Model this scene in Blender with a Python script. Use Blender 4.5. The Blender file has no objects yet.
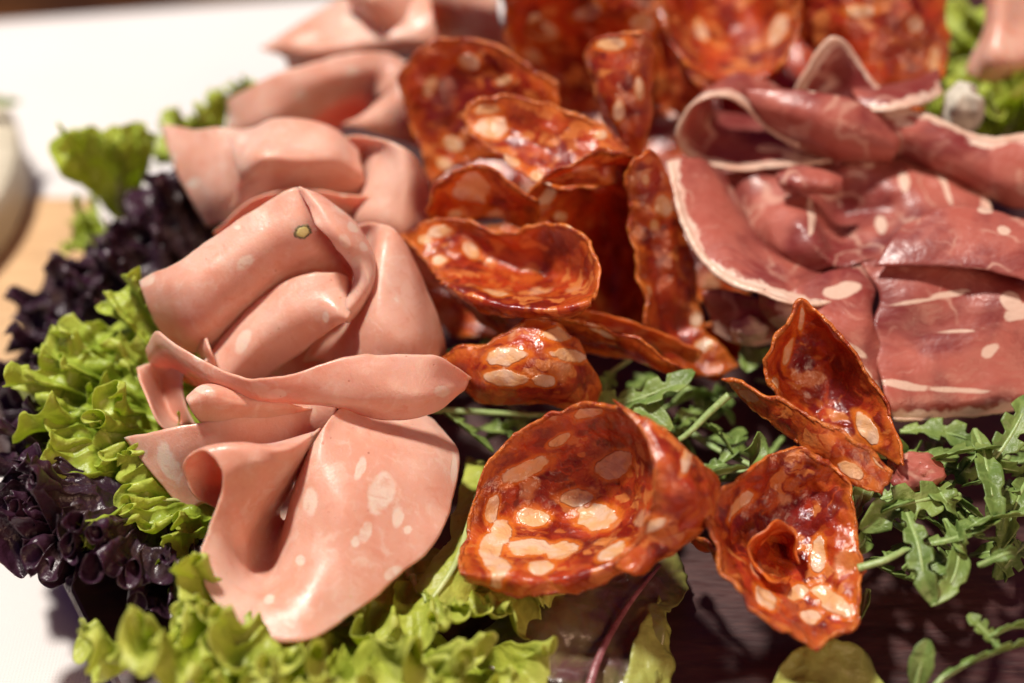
import bpy, math, random
import numpy as np
from mathutils import Vector

# ------------------------------------------------------------------ camera, world, lamps, exposure
S = 0.01                                   # the scene is laid out in centimetres, stored in metres
W, H = 1024, 683
PITCH = math.radians(42); FOC = 60.0; DIST = 36.0; ZC = 2.5
CAM = np.array([0.0, -DIST*math.cos(PITCH), ZC + DIST*math.sin(PITCH)])
FW = np.array([0, math.cos(PITCH), -math.sin(PITCH)])
UP = np.array([0, math.sin(PITCH), math.cos(PITCH)])
RT = np.array([1.0, 0, 0])
KX = 36.0/FOC/W

scn = bpy.context.scene
cam_d = bpy.data.cameras.new('camera'); cam = bpy.data.objects.new('camera', cam_d)
scn.collection.objects.link(cam); scn.camera = cam
cam.location = Vector(CAM*S); cam.rotation_euler = (math.pi/2 - PITCH, 0, 0)
cam_d.lens = FOC; cam_d.sensor_width = 36; cam_d.clip_start = 0.01; cam_d.clip_end = 60
cam_d.dof.use_dof = True; cam_d.dof.focus_distance = 0.332; cam_d.dof.aperture_fstop = 4.9
cam_d.dof.aperture_blades = 9

world = bpy.data.worlds.new('World'); scn.world = world; world.use_nodes = True
bg = world.node_tree.nodes['Background']
bg.inputs[0].default_value = (0.50, 0.22, 1.0, 1); bg.inputs[1].default_value = 0.09

def lamp(name, loc, target, power, size, col):
    d = bpy.data.lights.new(name, 'AREA'); d.shape = 'DISK'; d.size = size; d.energy = power; d.color = col
    o = bpy.data.objects.new(name, d); scn.collection.objects.link(o)
    o.location = loc
    o.rotation_euler = (Vector(target)-Vector(loc)).to_track_quat('-Z', 'Y').to_euler()
    return o
lamp('key_lamp', (-0.46, 0.34, 1.38), (0, 0.02, 0.02), 36, 0.16, (1.0, 0.92, 0.84))
lamp('room_lamp', (0.75, -1.05, 0.85), (0, 0, 0.02), 12.0, 0.75, (1.0, 0.62, 0.40))

scn.view_settings.view_transform = 'Standard'; scn.view_settings.look = 'None'
scn.view_settings.exposure = 0.0; scn.view_settings.gamma = 1.0

# ------------------------------------------------------------------ helpers
rng = np.random.default_rng(7)
_tab = rng.random((64, 64, 64))*2 - 1
def vnoise(p):
    """value noise, p (...,3)"""
    p = np.asarray(p, float); i = np.floor(p).astype(int); f = p - i; f = f*f*(3-2*f)
    o = 0
    for dx in (0, 1):
        for dy in (0, 1):
            for dz in (0, 1):
                w = (f[..., 0] if dx else 1-f[..., 0])*(f[..., 1] if dy else 1-f[..., 1])*(f[..., 2] if dz else 1-f[..., 2])
                o = o + w*_tab[(i[..., 0]+dx) % 64, (i[..., 1]+dy) % 64, (i[..., 2]+dz) % 64]
    return o
def fbm(p, n=3):
    o = 0; a = 1
    for k in range(n):
        o = o + a*vnoise(p*2**k + 13.7*k); a *= .5
    return o
def P(px, py, z):
    """point of height z (cm over the board) seen at pixel px, py of the photograph's frame"""
    d = FW + RT*((px-W/2)*KX) - UP*((py-H/2)*KX)
    return CAM + d*((z-CAM[2])/d[2])
def proj(p):
    q = p - CAM; w = q@FW
    return np.stack([W/2 + (q@RT)/w/KX, H/2 - (q@UP)/w/KX], -1)

def hermite(C, kn, m):
    """C (n, ..., 3) control points on knots kn, evaluated at m even places"""
    n = len(C); T = np.zeros_like(C)
    sh = (-1,) + (1,)*(C.ndim-1)
    d = (C[1:]-C[:-1])/np.diff(kn).reshape(sh)
    T[0] = d[0]; T[-1] = d[-1]
    if n > 2:
        h = np.diff(kn); w = (h[1:]/(h[1:]+h[:-1])).reshape(sh)
        T[1:-1] = w*d[:-1] + (1-w)*d[1:]
    x = np.linspace(kn[0], kn[-1], m); i = np.clip(np.searchsorted(kn, x, side='right')-1, 0, n-2)
    h = (kn[i+1]-kn[i]); t = ((x-kn[i])/h).reshape(sh); h = h.reshape(sh)
    return ((2*t**3-3*t**2+1)*C[i] + (t**3-2*t**2+t)*h*T[i] + (-2*t**3+3*t**2)*C[i+1] + (t**3-t**2)*h*T[i+1])
def knots(C):
    d = np.linalg.norm(np.diff(C, axis=0), axis=-1)
    while d.ndim > 1: d = d.mean(-1)
    d = np.maximum(d, 1e-3)**0.8
    return np.concatenate([[0], np.cumsum(d)])
def norm(v):
    return v/np.maximum(np.linalg.norm(v, axis=-1, keepdims=True), 1e-9)
def gnormals(G):
    N = norm(np.cross(np.gradient(G, axis=0), np.gradient(G, axis=1)))
    for _ in range(2):                       # steady the normals where rows run together
        M = N.copy(); M[1:-1] += N[:-2]+N[2:]; M[:, 1:-1] += N[:, :-2]+N[:, 2:]; N = norm(M)
    return N
def arc(G, ax):
    d = np.linalg.norm(np.diff(G, axis=ax), axis=-1)
    z = np.zeros_like(d.take([0], axis=ax))
    return np.concatenate([z, np.cumsum(d, axis=ax)], axis=ax)

def sheet_grid(rows, res=.08, wob=.02, wf=.9, rag=.03, sides='TBLR', seed=0, world=False, fine=0.0):
    """a curved sheet through rows of (px, py, z) points"""
    C = np.array([[P(*q) for q in r] for r in rows]) if not world else np.array(rows, float)
    la = np.linalg.norm(np.diff(C, axis=0), axis=-1).sum(0).max(); lb = np.linalg.norm(np.diff(C, axis=1), axis=-1).sum(1).max()
    nu = int(np.clip(la/res, 8, 260)); nv = int(np.clip(lb/res, 8, 260))
    G = hermite(C, knots(C), nu)
    G = hermite(np.swapaxes(G, 0, 1), knots(np.swapaxes(C, 0, 1)), nv); G = np.swapaxes(G, 0, 1)
    N = gnormals(G)
    A = arc(G, 0); B = arc(G, 1)
    dist = {'T': A, 'B': A[-1:]-A, 'L': B, 'R': B[:, -1:]-B}
    so = np.array([seed*3.1, seed*1.7, seed*.9])
    tu = norm(np.gradient(G, axis=0)); tv = norm(np.gradient(G, axis=1))
    outw = {'T': -tu, 'B': tu, 'L': -tv, 'R': tv}
    ed = np.full(G.shape[:2], 9.0)
    D = np.zeros_like(G)
    for s in sides:
        d = dist[s]; ed = np.minimum(ed, d)
        r = rag*(fbm(G*2.2+so+5, 3)) * np.exp(-d/.25)
        D += outw[s]*r[..., None]
    k = np.exp(-ed/.6)
    D += N*((wob*fbm(G*wf+so, 2))*(1+1.5*k) + fine*fbm(G*4+so, 2))[..., None]
    G = G + D
    return dict(G=G, N=gnormals(G), ed=ed, tu=tu, tv=tv)

def solid(g, thick, lift=0.0, mask=None, taper=.55):
    """two faces and an edge; returns verts, faces, mid positions, vertex ids"""
    G, N = g['G'], g['N']; nu, nv = G.shape[:2]
    t = np.full((nu, nv), thick/2)
    t[[0, -1], :] *= taper; t[:, [0, -1]] *= taper
    V = np.concatenate([(G+N*t[..., None]).reshape(-1, 3), (G-N*t[..., None]).reshape(-1, 3)])
    idx = np.arange(nu*nv).reshape(nu, nv); n = nu*nv
    cell = np.ones((nu-1, nv-1), bool) if mask is None else mask
    a = idx[:-1, :-1][cell]; b = idx[1:, :-1][cell]; c = idx[1:, 1:][cell]; d = idx[:-1, 1:][cell]
    F = [np.stack([a, b, c, d], 1), np.stack([d+n, c+n, b+n, a+n], 1)]
    pad = np.zeros((nu+1, nv+1), bool); pad[1:-1, 1:-1] = cell
    def wall(e, p, q, flip):
        p = p[e]; q = q[e]
        F.append(np.stack([q, p, p+n, q+n], 1) if flip else np.stack([p, q, q+n, p+n], 1))
    wall(pad[1:, 1:-1][:, :] & ~pad[:-1, 1:-1], idx[:, :-1], idx[:, 1:], False)
    wall(pad[:-1, 1:-1] & ~pad[1:, 1:-1], idx[:, :-1], idx[:, 1:], True)
    wall(pad[1:-1, 1:] & ~pad[1:-1, :-1], idx[:-1, :], idx[1:, :], True)
    wall(pad[1:-1, :-1] & ~pad[1:-1, 1:], idx[:-1, :], idx[1:, :], False)
    F = np.concatenate(F)
    mid = np.concatenate([G.reshape(-1, 3)]*2); ed = np.concatenate([g['ed'].reshape(-1)]*2)
    used = np.zeros(len(V), bool); used[F.reshape(-1)] = True
    m = np.cumsum(used)-1
    return V[used], m[F], mid[used], ed[used]

def mesh(name, V, F, mat, origin, attrs=None, parent=None, smooth=True):
    """V in cm (world), F (n,4) array or list"""
    me = bpy.data.meshes.new(name)
    V = (np.asarray(V)-origin)*S
    if isinstance(F, np.ndarray):
        me.vertices.add(len(V)); me.vertices.foreach_set('co', V.reshape(-1))
        k = F.shape[1]; me.loops.add(F.size); me.polygons.add(len(F))
        me.loops.foreach_set('vertex_index', F.reshape(-1).astype(np.int32))
        me.polygons.foreach_set('loop_start', np.arange(0, F.size, k, dtype=np.int32))
        me.polygons.foreach_set('loop_total', np.full(len(F), k, np.int32))
        me.update(calc_edges=True)
    else:
        me.from_pydata(V.tolist(), [], F)
    if smooth: me.polygons.foreach_set('use_smooth', np.ones(len(me.polygons), bool))
    for k, a in (attrs or {}).items():
        a = np.asarray(a, float)
        if a.ndim == 2:
            at = me.attributes.new(k, 'FLOAT_VECTOR', 'POINT'); at.data.foreach_set('vector', a.reshape(-1))
        else:
            at = me.attributes.new(k, 'FLOAT', 'POINT'); at.data.foreach_set('value', a)
    me.materials.append(mat)
    o = bpy.data.objects.new(name, me); scn.collection.objects.link(o)
    if parent: o.parent = parent
    else: o.location = Vector(np.asarray(origin)*S)
    return o
def tag(o, label, cat, group=None, kind=None):
    if label: o['label'] = label
    if cat: o['category'] = cat
    if group: o['group'] = group
    if kind: o['kind'] = kind
    return o
def root(name, origin, label, cat, group=None):
    o = bpy.data.objects.new(name, None); scn.collection.objects.link(o)
    o.location = Vector(np.asarray(origin)*S); o.empty_display_size = .01
    return tag(o, label, cat, group)
def merge(parts):
    V = []; F = []; A = []; E = []; n = 0
    for v, f, a, e in parts:
        V.append(v); F.append(f+n); A.append(a); E.append(e); n += len(v)
    return np.concatenate(V), np.concatenate(F), np.concatenate(A), np.concatenate(E)
def blobs(g_list, mid, spec):
    """lumps of fat: (px, py, rx, ry, turn) seen in the frame, laid on the slice itself"""
    G = np.concatenate([g['G'].reshape(-1, 3) for g in g_list]); N = np.concatenate([g['N'].reshape(-1, 3) for g in g_list])
    pj = proj(G); dep = (G-CAM)@FW
    f = np.full(len(mid), -1.0)
    for (x, y, rx, ry, *tn) in spec:
        a = math.radians(tn[0]) if tn else 0
        def near(qx, qy):
            return np.argmin(np.hypot(pj[:, 0]-qx, pj[:, 1]-qy) + np.clip(dep-30, 0, 20)*1.0)
        i = near(x, y); c = G[i]; n = N[i]
        sc = dep[i]*KX
        ia = (RT*math.cos(a) - UP*math.sin(a)); ib = (RT*math.sin(a) + UP*math.cos(a))
        def lay(v, r):                         # the picture direction laid into the sheet
            den = n@FW
            if abs(den) < .3: den = math.copysign(.3, den)
            w = v - FW*((v@n)/den)
            return w*r*sc
        A = lay(ia, rx); B = lay(ib, ry)
        q = mid - c
        # coordinates in the skew frame A, B, n
        M = np.linalg.inv(np.stack([A, B, n], 1)); uv = q@M.T
        d = 1 - np.sqrt(uv[:, 0]**2 + uv[:, 1]**2 + (uv[:, 2]/.5)**2)
        f = np.maximum(f, d)
    return f

# ------------------------------------------------------------------ materials
class NT:
    def __init__(s, name):
        s.m = bpy.data.materials.new(name); s.m.use_nodes = True; s.t = s.m.node_tree
        s.t.nodes.clear(); s.out = s.t.nodes.new('ShaderNodeOutputMaterial')
    def n(s, kind, ins=None, **kw):
        d = s.t.nodes.new('ShaderNode'+kind)
        for k, v in kw.items(): setattr(d, k, v)
        for k, v in (ins or {}).items():
            if isinstance(v, bpy.types.NodeSocket): s.t.links.new(v, d.inputs[k])
            else: d.inputs[k].default_value = v
        return d
    def attr(s, k): return s.n('Attribute', attribute_name=k)
    def math(s, op, a, b=0.0, c=None):
        i = {0: a, 1: b}
        if c is not None: i[2] = c
        return s.n('Math', i, operation=op).outputs[0]
    def vadd(s, a, b): return s.n('VectorMath', {0: a, 1: b}, operation='ADD').outputs[0]
    def vscale(s, a, k): return s.n('VectorMath', {0: a, 3: k}, operation='SCALE').outputs[0]
    def noise(s, v, sc, det=3.0, dist=0.0, rough=.55): return s.n('TexNoise', {'Vector': v, 'Scale': sc, 'Detail': det, 'Distortion': dist, 'Roughness': rough})
    def step(s, x, a, b, lo=0.0, hi=1.0):
        return s.n('MapRange', {0: x, 1: a, 2: b, 3: lo, 4: hi}, interpolation_type='SMOOTHSTEP').outputs[0]
    def mix(s, f, a, b):
        return s.n('Mix', {0: f, 6: a if isinstance(a, bpy.types.NodeSocket) else (*a, 1), 7: b if isinstance(b, bpy.types.NodeSocket) else (*b, 1)}, data_type='RGBA').outputs[2]
    def bump(s, h, dist, st=1.0): return s.n('Bump', {'Height': h, 'Distance': dist, 'Strength': st}).outputs[0]
    def finish(s, col, rough, nrm=None, sss=0, rad=(1, .4, .2), scale=.003, trans=0, tcol=None, coat=0, coatr=.2, spec=.5):
        i = {'Base Color': col, 'Roughness': rough, 'Subsurface Weight': sss, 'Subsurface Radius': rad, 'Subsurface Scale': scale,
             'Coat Weight': coat, 'Coat Roughness': coatr, 'Specular IOR Level': spec}
        if not isinstance(col, bpy.types.NodeSocket): i['Base Color'] = (*col, 1)
        if nrm is not None: i['Normal'] = nrm; i['Coat Normal'] = nrm
        b = s.n('BsdfPrincipled', i); o = b.outputs[0]
        if trans:
            tc = tcol if tcol is not None else col
            ti = {'Color': tc if isinstance(tc, bpy.types.NodeSocket) else (*tc, 1)}
            if nrm is not None: ti['Normal'] = nrm
            tr = s.n('BsdfTranslucent', ti); o = s.n('MixShader', {0: trans, 1: o, 2: tr.outputs[0]}).outputs[0]
        s.t.links.new(o, s.out.inputs[0]); return s.m
    def pos(s, k=1.0):
        p = s.attr('pos').outputs['Vector']; r = s.n('ObjectInfo').outputs['Random']
        c = s.n('CombineXYZ', {0: s.math('MULTIPLY', r, 37.0), 1: s.math('MULTIPLY', r, 11.0), 2: s.math('MULTIPLY', r, 53.0)}).outputs[0]
        return s.vadd(p, c)

def m_mortadella():
    t = NT('mortadella'); p = t.pos()
    big = t.noise(p, .5, 3).outputs[0]; fin = t.noise(p, 5, 4).outputs[0]
    wob = t.noise(p, 3, 3).outputs[0]
    f = t.math('ADD', t.attr('fat').outputs['Fac'], t.math('MULTIPLY', t.math('SUBTRACT', wob, .5), .9))
    fat = t.math('MULTIPLY', t.step(f, .06, .40), t.step(t.noise(p, .9).outputs[0], .30, .55, .55, 1.0))
    vo = t.n('TexVoronoi', {'Vector': t.vadd(p, t.vscale(t.noise(p, 1.6).outputs['Color'], .5)), 'Scale': .75, 'Randomness': 1.0})
    vr = t.n('SeparateColor', {0: vo.outputs['Color']}).outputs
    thr = t.math('MULTIPLY', vr[0], .30)
    vf = t.math('MULTIPLY', t.step(t.math('SUBTRACT', thr, vo.outputs['Distance']), 0, .05), t.math('GREATER_THAN', vr[1], .35))
    fat = t.math('MAXIMUM', fat, t.math('MULTIPLY', vf, .5))
    col = t.mix(t.step(big, .35, .65), (.76, .375, .265), (.84, .51, .40))
    col = t.mix(t.math('MULTIPLY', t.step(fin, .45, .75), .30), col, (.80, .50, .42))
    # small dark pepper and blood specks
    sp = t.n('TexVoronoi', {'Vector': p, 'Scale': 2.6, 'Randomness': 1.0})
    sr = t.n('SeparateColor', {0: sp.outputs['Color']}).outputs
    dots = t.math('MULTIPLY', t.step(t.math('SUBTRACT', t.math('MULTIPLY', sr[1], .11), sp.outputs['Distance']), 0, .03), t.math('GREATER_THAN', sr[0], .74))
    col = t.mix(t.math('MULTIPLY', dots, .65), col, (.30, .07, .04))
    col = t.mix(fat, col, (.86, .66, .54))
    pv = t.n('TexVoronoi', {'Vector': p, 'Scale': 5.5, 'Randomness': 1.0}); pr = t.n('SeparateColor', {0: pv.outputs['Color']}).outputs
    pore = t.math('MULTIPLY', t.step(t.math('SUBTRACT', t.math('MULTIPLY', pr[1], .16), pv.outputs['Distance']), 0, .05), t.math('GREATER_THAN', pr[0], .45))
    col = t.mix(t.math('MULTIPLY', pore, .5), col, (.50, .17, .10))
    mot = t.noise(t.vadd(p, t.vscale(t.noise(p, 2).outputs['Color'], .6)), 2.4, 5, .5, .65).outputs[0]
    col = t.mix(t.step(mot, .50, .68, 0, .55), col, (.88, .62, .50))
    col = t.mix(t.step(mot, .48, .30, 0, .50), col, (.70, .29, .19))
    h = t.math('SUBTRACT', 0.0, t.math('MULTIPLY', pore, .8))
    h = t.math('ADD', h, t.math('MULTIPLY', mot, .35))
    h = t.math('ADD', h, t.math('ADD', t.math('MULTIPLY', fin, .22), t.math('MULTIPLY', t.noise(p, 22, 2).outputs[0], .40)))
    h = t.math('ADD', h, t.math('MULTIPLY', fat, -.25))
    ro = t.step(t.noise(p, 1.2, 3).outputs[0], .35, .65, .28, .50)
    return t.finish(col, ro, t.bump(h, .0002, .7), sss=.5, rad=(1, .32, .16), scale=.0026, trans=.20, tcol=(.92, .30, .12), coat=.12, coatr=.2, spec=.45)
def m_chorizo(name='chorizo', deep=0.0, rim=False):
    t = NT(name); p = t.pos()
    wp = t.vadd(p, t.vscale(t.noise(p, 1.3, 3).outputs['Color'], .9))
    big = t.noise(p, .9, 4, .6).outputs[0]; fin = t.noise(wp, 3.2, 5, .8).outputs[0]
    v1 = t.n('TexVoronoi', {'Vector': wp, 'Scale': 1.35, 'Randomness': 1.0, }); r1 = t.n('SeparateColor', {0: v1.outputs['Color']}).outputs
    v2 = t.n('TexVoronoi', {'Vector': wp, 'Scale': 3.4, 'Randomness': 1.0}); r2 = t.n('SeparateColor', {0: v2.outputs['Color']}).outputs
    f1 = t.math('MULTIPLY', t.step(t.math('SUBTRACT', t.math('MULTIPLY', r1[0], .42), v1.outputs['Distance']), -.04, .14), t.math('GREATER_THAN', r1[1], .50))
    f2 = t.math('MULTIPLY', t.step(t.math('SUBTRACT', t.math('MULTIPLY', r2[0], .50), v2.outputs['Distance']), -.05, .2), t.math('GREATER_THAN', r2[1], .52))
    wob = t.noise(p, 2.6, 2).outputs[0]
    fa = t.step(t.math('ADD', t.attr('fat').outputs['Fac'], t.math('MULTIPLY', t.math('SUBTRACT', wob, .5), .8)), .20, .30)
    base = t.mix(t.step(big, .38, .62), (.20, .014, .007), (.46, .050, .012))
    base = t.mix(t.step(fin, .50, .78), base, (.62, .14, .02))
    base = t.mix(t.math('MULTIPLY', t.step(fin, .45, .25), .8), base, (.15, .012, .008))
    st2 = t.n('Mapping', {'Vector': wp, 'Rotation': (.3, .5, .8), 'Scale': (1.0, 2.1, 1.3)}).outputs[0]
    v3 = t.n('TexVoronoi', {'Vector': st2, 'Scale': 1.9, 'Randomness': 1.0}); r3 = t.n('SeparateColor', {0: v3.outputs['Color']}).outputs
    v3d = t.n('TexVoronoi', {'Vector': st2, 'Scale': 1.9, 'Randomness': 1.0}, feature='DISTANCE_TO_EDGE').outputs[0]
    inside = t.step(t.math('ADD', v3d, t.math('MULTIPLY', fin, .10)), .06, .16)
    base = t.mix(t.math('MULTIPLY', t.math('MULTIPLY', inside, t.step(r3[0], .45, .60)), .42), base, (.60, .13, .02))
    base = t.mix(t.math('MULTIPLY', t.math('MULTIPLY', inside, t.step(r3[0], .80, .86)), .65), base, (.76, .30, .08))
    base = t.mix(t.math('MULTIPLY', t.math('MULTIPLY', inside, t.step(r3[0], .22, .12)), .75), base, (.12, .008, .008))
    stain = t.step(t.math('ADD', t.attr('edge').outputs['Fac'], t.math('MULTIPLY', fin, .9)), .85, .38)
    base = t.mix(t.math('MULTIPLY', stain, .70), base, (.72, .20, .025))
    fcol = t.mix(t.step(t.noise(p, 1.1).outputs[0], .42, .6), (.74, .28, .07), (.76, .44, .24))
    col = t.mix(t.math('MULTIPLY', f2, .60), base, (.66, .19, .035))
    col = t.mix(t.math('MULTIPLY', f1, .70), col, fcol)
    halo = t.step(t.math('ADD', t.attr('fat').outputs['Fac'], t.math('MULTIPLY', t.math('SUBTRACT', wob, .5), .8)), -.15, .18)
    col = t.mix(t.math('MULTIPLY', halo, .75), col, (.76, .21, .02))
    col = t.mix(t.math('MULTIPLY', fa, .90), col, t.mix(t.step(wob, .4, .65), (.84, .54, .25), (.84, .66, .46)))
    h = t.math('ADD', t.math('MULTIPLY', t.math('MAXIMUM', f1, fa), .35), t.math('MULTIPLY', fin, .6))
    h = t.math('ADD', h, t.math('MULTIPLY', t.noise(p, 9, 3).outputs[0], .35))
    if rim:
        col = t.mix(t.step(t.noise(p, 3.0, 4).outputs[0], .35, .65), (.36, .05, .012), (.74, .24, .04))
        h = t.math('MULTIPLY', t.noise(p, 6, 5).outputs[0], 2.2)
    ro = t.step(t.noise(p, 1.8, 3).outputs[0], .3, .7, .16, .42)
    return t.finish(col, ro, t.bump(h, .0006, .9), sss=.0, rad=(1, .28, .08), scale=.003, trans=.30, tcol=(.95, .18, .012), coat=.5, coatr=.14, spec=.5)
def m_ham(name='ham', rim=False):
    t = NT(name); p = t.pos()
    wp = t.vadd(p, t.vscale(t.noise(p, .6, 3).outputs['Color'], 1.6))
    big = t.noise(p, .6, 4, .5).outputs[0]
    st = t.n('MapRange', {0: t.noise(t.n('Mapping', {'Vector': wp, 'Rotation': (0, 0, .6), 'Scale': (1.2, 5.5, 1.2)}).outputs[0], 1.0, 4).outputs[0], 1: .4, 2: .75}).outputs[0]
    ridge = t.math('ABSOLUTE', t.math('SUBTRACT', t.noise(wp, .5, 1).outputs[0], .5))
    vein = t.math('MULTIPLY', t.step(ridge, .022, .004), t.step(t.noise(p, .8).outputs[0], .42, .6))
    col = t.mix(t.step(big, .38, .62), (.22, .034, .030), (.46, .125, .088))
    col = t.mix(t.math('MULTIPLY', st, .22), col, (.68, .32, .24))
    col = t.mix(t.math('MULTIPLY', vein, .6), col, (.70, .42, .31))
    f = t.step(t.math('ADD', t.attr('fat').outputs['Fac'], t.math('MULTIPLY', t.math('SUBTRACT', t.noise(p, 2.2, 3).outputs[0], .5), .8)), .10, .25)
    col = t.mix(t.math('MULTIPLY', f, .9), col, (.80, .60, .46))
    else_ = t.step(t.math('ADD', t.attr('rimd').outputs['Fac'], t.math('MULTIPLY', t.math('SUBTRACT', t.noise(p, 1.5, 4).outputs[0], .5), .9)), .30, .20)
    if not rim: col = t.mix(t.math('MULTIPLY', else_, .92), col, t.mix(t.step(t.noise(p, 2.2, 3).outputs[0], .4, .65), (.86, .70, .56), (.80, .52, .40)))
    fib = t.noise(t.n('Mapping', {'Vector': wp, 'Rotation': (0, 0, .6), 'Scale': (1.5, 11, 1.5)}).outputs[0], 1.0, 3).outputs[0]
    if not rim: col = t.mix(t.math('MULTIPLY', t.step(fib, .60, .74), .40), col, (.74, .42, .32))
    if rim: col = t.mix(t.step(t.noise(p, 2.2, 4).outputs[0], .35, .7), (.82, .62, .47), (.74, .46, .33))
    h = t.math('ADD', t.math('MULTIPLY', t.noise(p, 6, 4).outputs[0], .8), t.math('MULTIPLY', st, .35))
    h = t.math('ADD', h, t.math('MULTIPLY', t.noise(p, 1.8, 3).outputs[0], .5))
    ro = t.step(t.noise(p, 1.4, 3).outputs[0], .3, .7, .32, .55)
    return t.finish(col, ro, t.bump(h, .00045, .6), sss=.0, rad=(1, .35, .2), scale=.003, trans=.22, tcol=(.75, .17, .08), coat=.35, coatr=.2)
def m_leaf(name, c1, c2, c3, rough=.4, trans=.3, tcol=None, vein=.5, spec=.5, coat=0.0, bd=.0009):
    t = NT(name); p = t.pos()
    big = t.noise(p, 1.0, 4, .4).outputs[0]; ed = t.attr('edge').outputs['Fac']
    col = t.mix(t.step(big, .35, .65), c1, c2)
    e = t.step(t.math('ADD', ed, t.math('MULTIPLY', big, .6)), 1.1, .3)
    col = t.mix(t.math('MULTIPLY', e, .8), col, c3)
    vn = t.n('TexVoronoi', {'Vector': t.vadd(p, t.vscale(t.noise(p, 2).outputs['Color'], .3)), 'Scale': 1.7}, feature='DISTANCE_TO_EDGE').outputs[0]
    v = t.step(vn, .07, 0.0)
    col = t.mix(t.math('MULTIPLY', v, .35*vein), col, tuple(min(1, x*1.6+.05) for x in c2))
    h = t.math('ADD', t.math('MULTIPLY', t.step(vn, 0, .3), .35), t.math('MULTIPLY', t.noise(p, 6, 4).outputs[0], .5))
    return t.finish(col, rough, t.bump(h, bd, .8), sss=0, trans=trans, tcol=tcol or c3, spec=spec, coat=coat, coatr=.15)
def m_plain(name, c1, c2, sc, rough=.6, bd=.0003, stretch=(1, 1, 1), det=5, bs=.6, coord='Object', **kw):
    t = NT(name); v = t.n('TexCoord').outputs[coord]
    v = t.n('Mapping', {'Vector': v, 'Scale': stretch}).outputs[0]
    n1 = t.noise(v, sc, det, .3).outputs[0]
    return t.finish(t.mix(t.step(n1, .3, .7), c1, c2), rough, t.bump(n1, bd, bs), **kw)

M_MORT = m_mortadella(); M_CHO = m_chorizo(); M_RIM = m_chorizo('chorizo_casing', rim=True)
M_HAM = m_ham(); M_FAT = m_ham('ham_fat', rim=True)
M_GREEN = m_leaf('green_lettuce', (.25, .36, .03), (.44, .55, .065), (.58, .66, .12), .36, .42, (.62, .74, .08))
M_YEL = m_leaf('yellow_green_lettuce', (.33, .40, .04), (.54, .60, .09), (.64, .68, .16), .40, .44, (.66, .76, .09))
M_DARK = m_leaf('dark_lettuce', (.050, .026, .020), (.026, .010, .022), (.036, .009, .026), .38, .06, (.12, .01, .05), .25, .42, .12)
M_BROWN = m_leaf('bronze_lettuce', (.17, .14, .06), (.10, .045, .045), (.26, .28, .06), .30, .15, (.25, .15, .04), .6, .5, .2, .0003)
M_ARU = m_leaf('arugula', (.12, .20, .045), (.25, .35, .085), (.19, .29, .06), .42, .25, (.20, .40, .06), .5)
M_STEM = m_plain('arugula_stem', (.22, .34, .10), (.32, .42, .16), 900, .4, coat=.1)
M_PALEG = m_leaf('yellow_green_leaf', (.42, .42, .12), (.34, .38, .08), (.40, .44, .10), .4, .3, (.5, .5, .1))

# ------------------------------------------------------------------ the setting
ZT = -1.4                                                       # table top, below the board
def m_cloth():
    t = NT('tablecloth_linen'); v = t.n('TexCoord').outputs['Object']
    w1 = t.n('TexWave', {'Vector': v, 'Scale': 420.0, 'Distortion': .6}).outputs[1]
    w2 = t.n('TexWave', {'Vector': v, 'Scale': 420.0, 'Distortion': .6}, bands_direction='Y').outputs[1]
    n1 = t.noise(v, 30, 4).outputs[0]
    return t.finish(t.mix(n1, (.64, .62, .60), (.70, .68, .66)), .8, t.bump(t.math('ADD', w1, w2), .0002, .35), spec=.2)
def m_board():
    t = NT('dark_walnut'); v = t.n('TexCoord').outputs['Object']
    v = t.n('Mapping', {'Vector': v, 'Rotation': (0, 0, .55), 'Scale': (1, 6, 1)}).outputs[0]
    g = t.noise(v, 26, 8, 1.4, .65).outputs[0]; f = t.noise(v, 150, 5, .4).outputs[0]; b = t.noise(v, 5, 3).outputs[0]
    col = t.mix(t.step(g, .30, .70), (.020, .007, .007), (.060, .019, .016))
    col = t.mix(t.math('MULTIPLY', t.step(f, .50, .72), .5), col, (.085, .030, .021))
    col = t.mix(t.math('MULTIPLY', t.step(b, .4, .7), .4), col, (.05, .012, .012))
    return t.finish(col, t.step(f, .3, .7, .38, .58), t.bump(t.math('ADD', t.math('MULTIPLY', g, .3), f), .00012, .5), coat=.05, coatr=.3)
M_CLOTH = m_cloth(); M_BOARD = m_board()
M_TAN = m_plain('pale_wood', (.50, .30, .14), (.62, .40, .20), 60, .55, .0002, (1, 6, 1))
M_FLOOR = m_plain('brown_floor', (.05, .02, .008), (.42, .17, .03), 5, .5, .0005)

def slab(name, poly, z0, z1, mat, label=None, cat=None, kind=None, bev=.25, res=0, under=0):
    """a flat slab with a softened rim; poly is a world outline in cm"""
    poly = np.array(poly, float)
    if res:
        q = []
        for i in range(len(poly)):
            a, b = poly[i], poly[(i+1) % len(poly)]
            m = max(1, int(np.linalg.norm(b-a)/res))
            q += [a+(b-a)*k/m for k in range(m)]
        poly = np.array(q)
    c = poly.mean(0); n = len(poly)
    e = np.roll(poly, -1, 0)-np.roll(poly, 1, 0); nr = norm(np.stack([e[:, 1], -e[:, 0]], 1))
    if ((poly-c)*nr).sum() < 0: nr = -nr
    rings = []
    for off, z in ((-bev-under, z0), (0, z1-bev-.35 if under else z0+min(bev, .1)), (0, z1-bev), (-bev*.3, z1-bev*.3), (-bev, z1)):
        rings.append(np.column_stack([poly+nr*off, np.full(n, z)]))
    V = np.concatenate(rings); F = []
    for k in range(4):
        for i in range(n): F.append([k*n+i, k*n+(i+1) % n, (k+1)*n+(i+1) % n, (k+1)*n+i])
    F.append(list(range(4*n, 5*n))); F.append(list(range(n))[::-1])
    o = mesh(name, V, F, mat, np.array([c[0], c[1], z0]), smooth=False)
    return tag(o, label, cat, None, kind)

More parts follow.
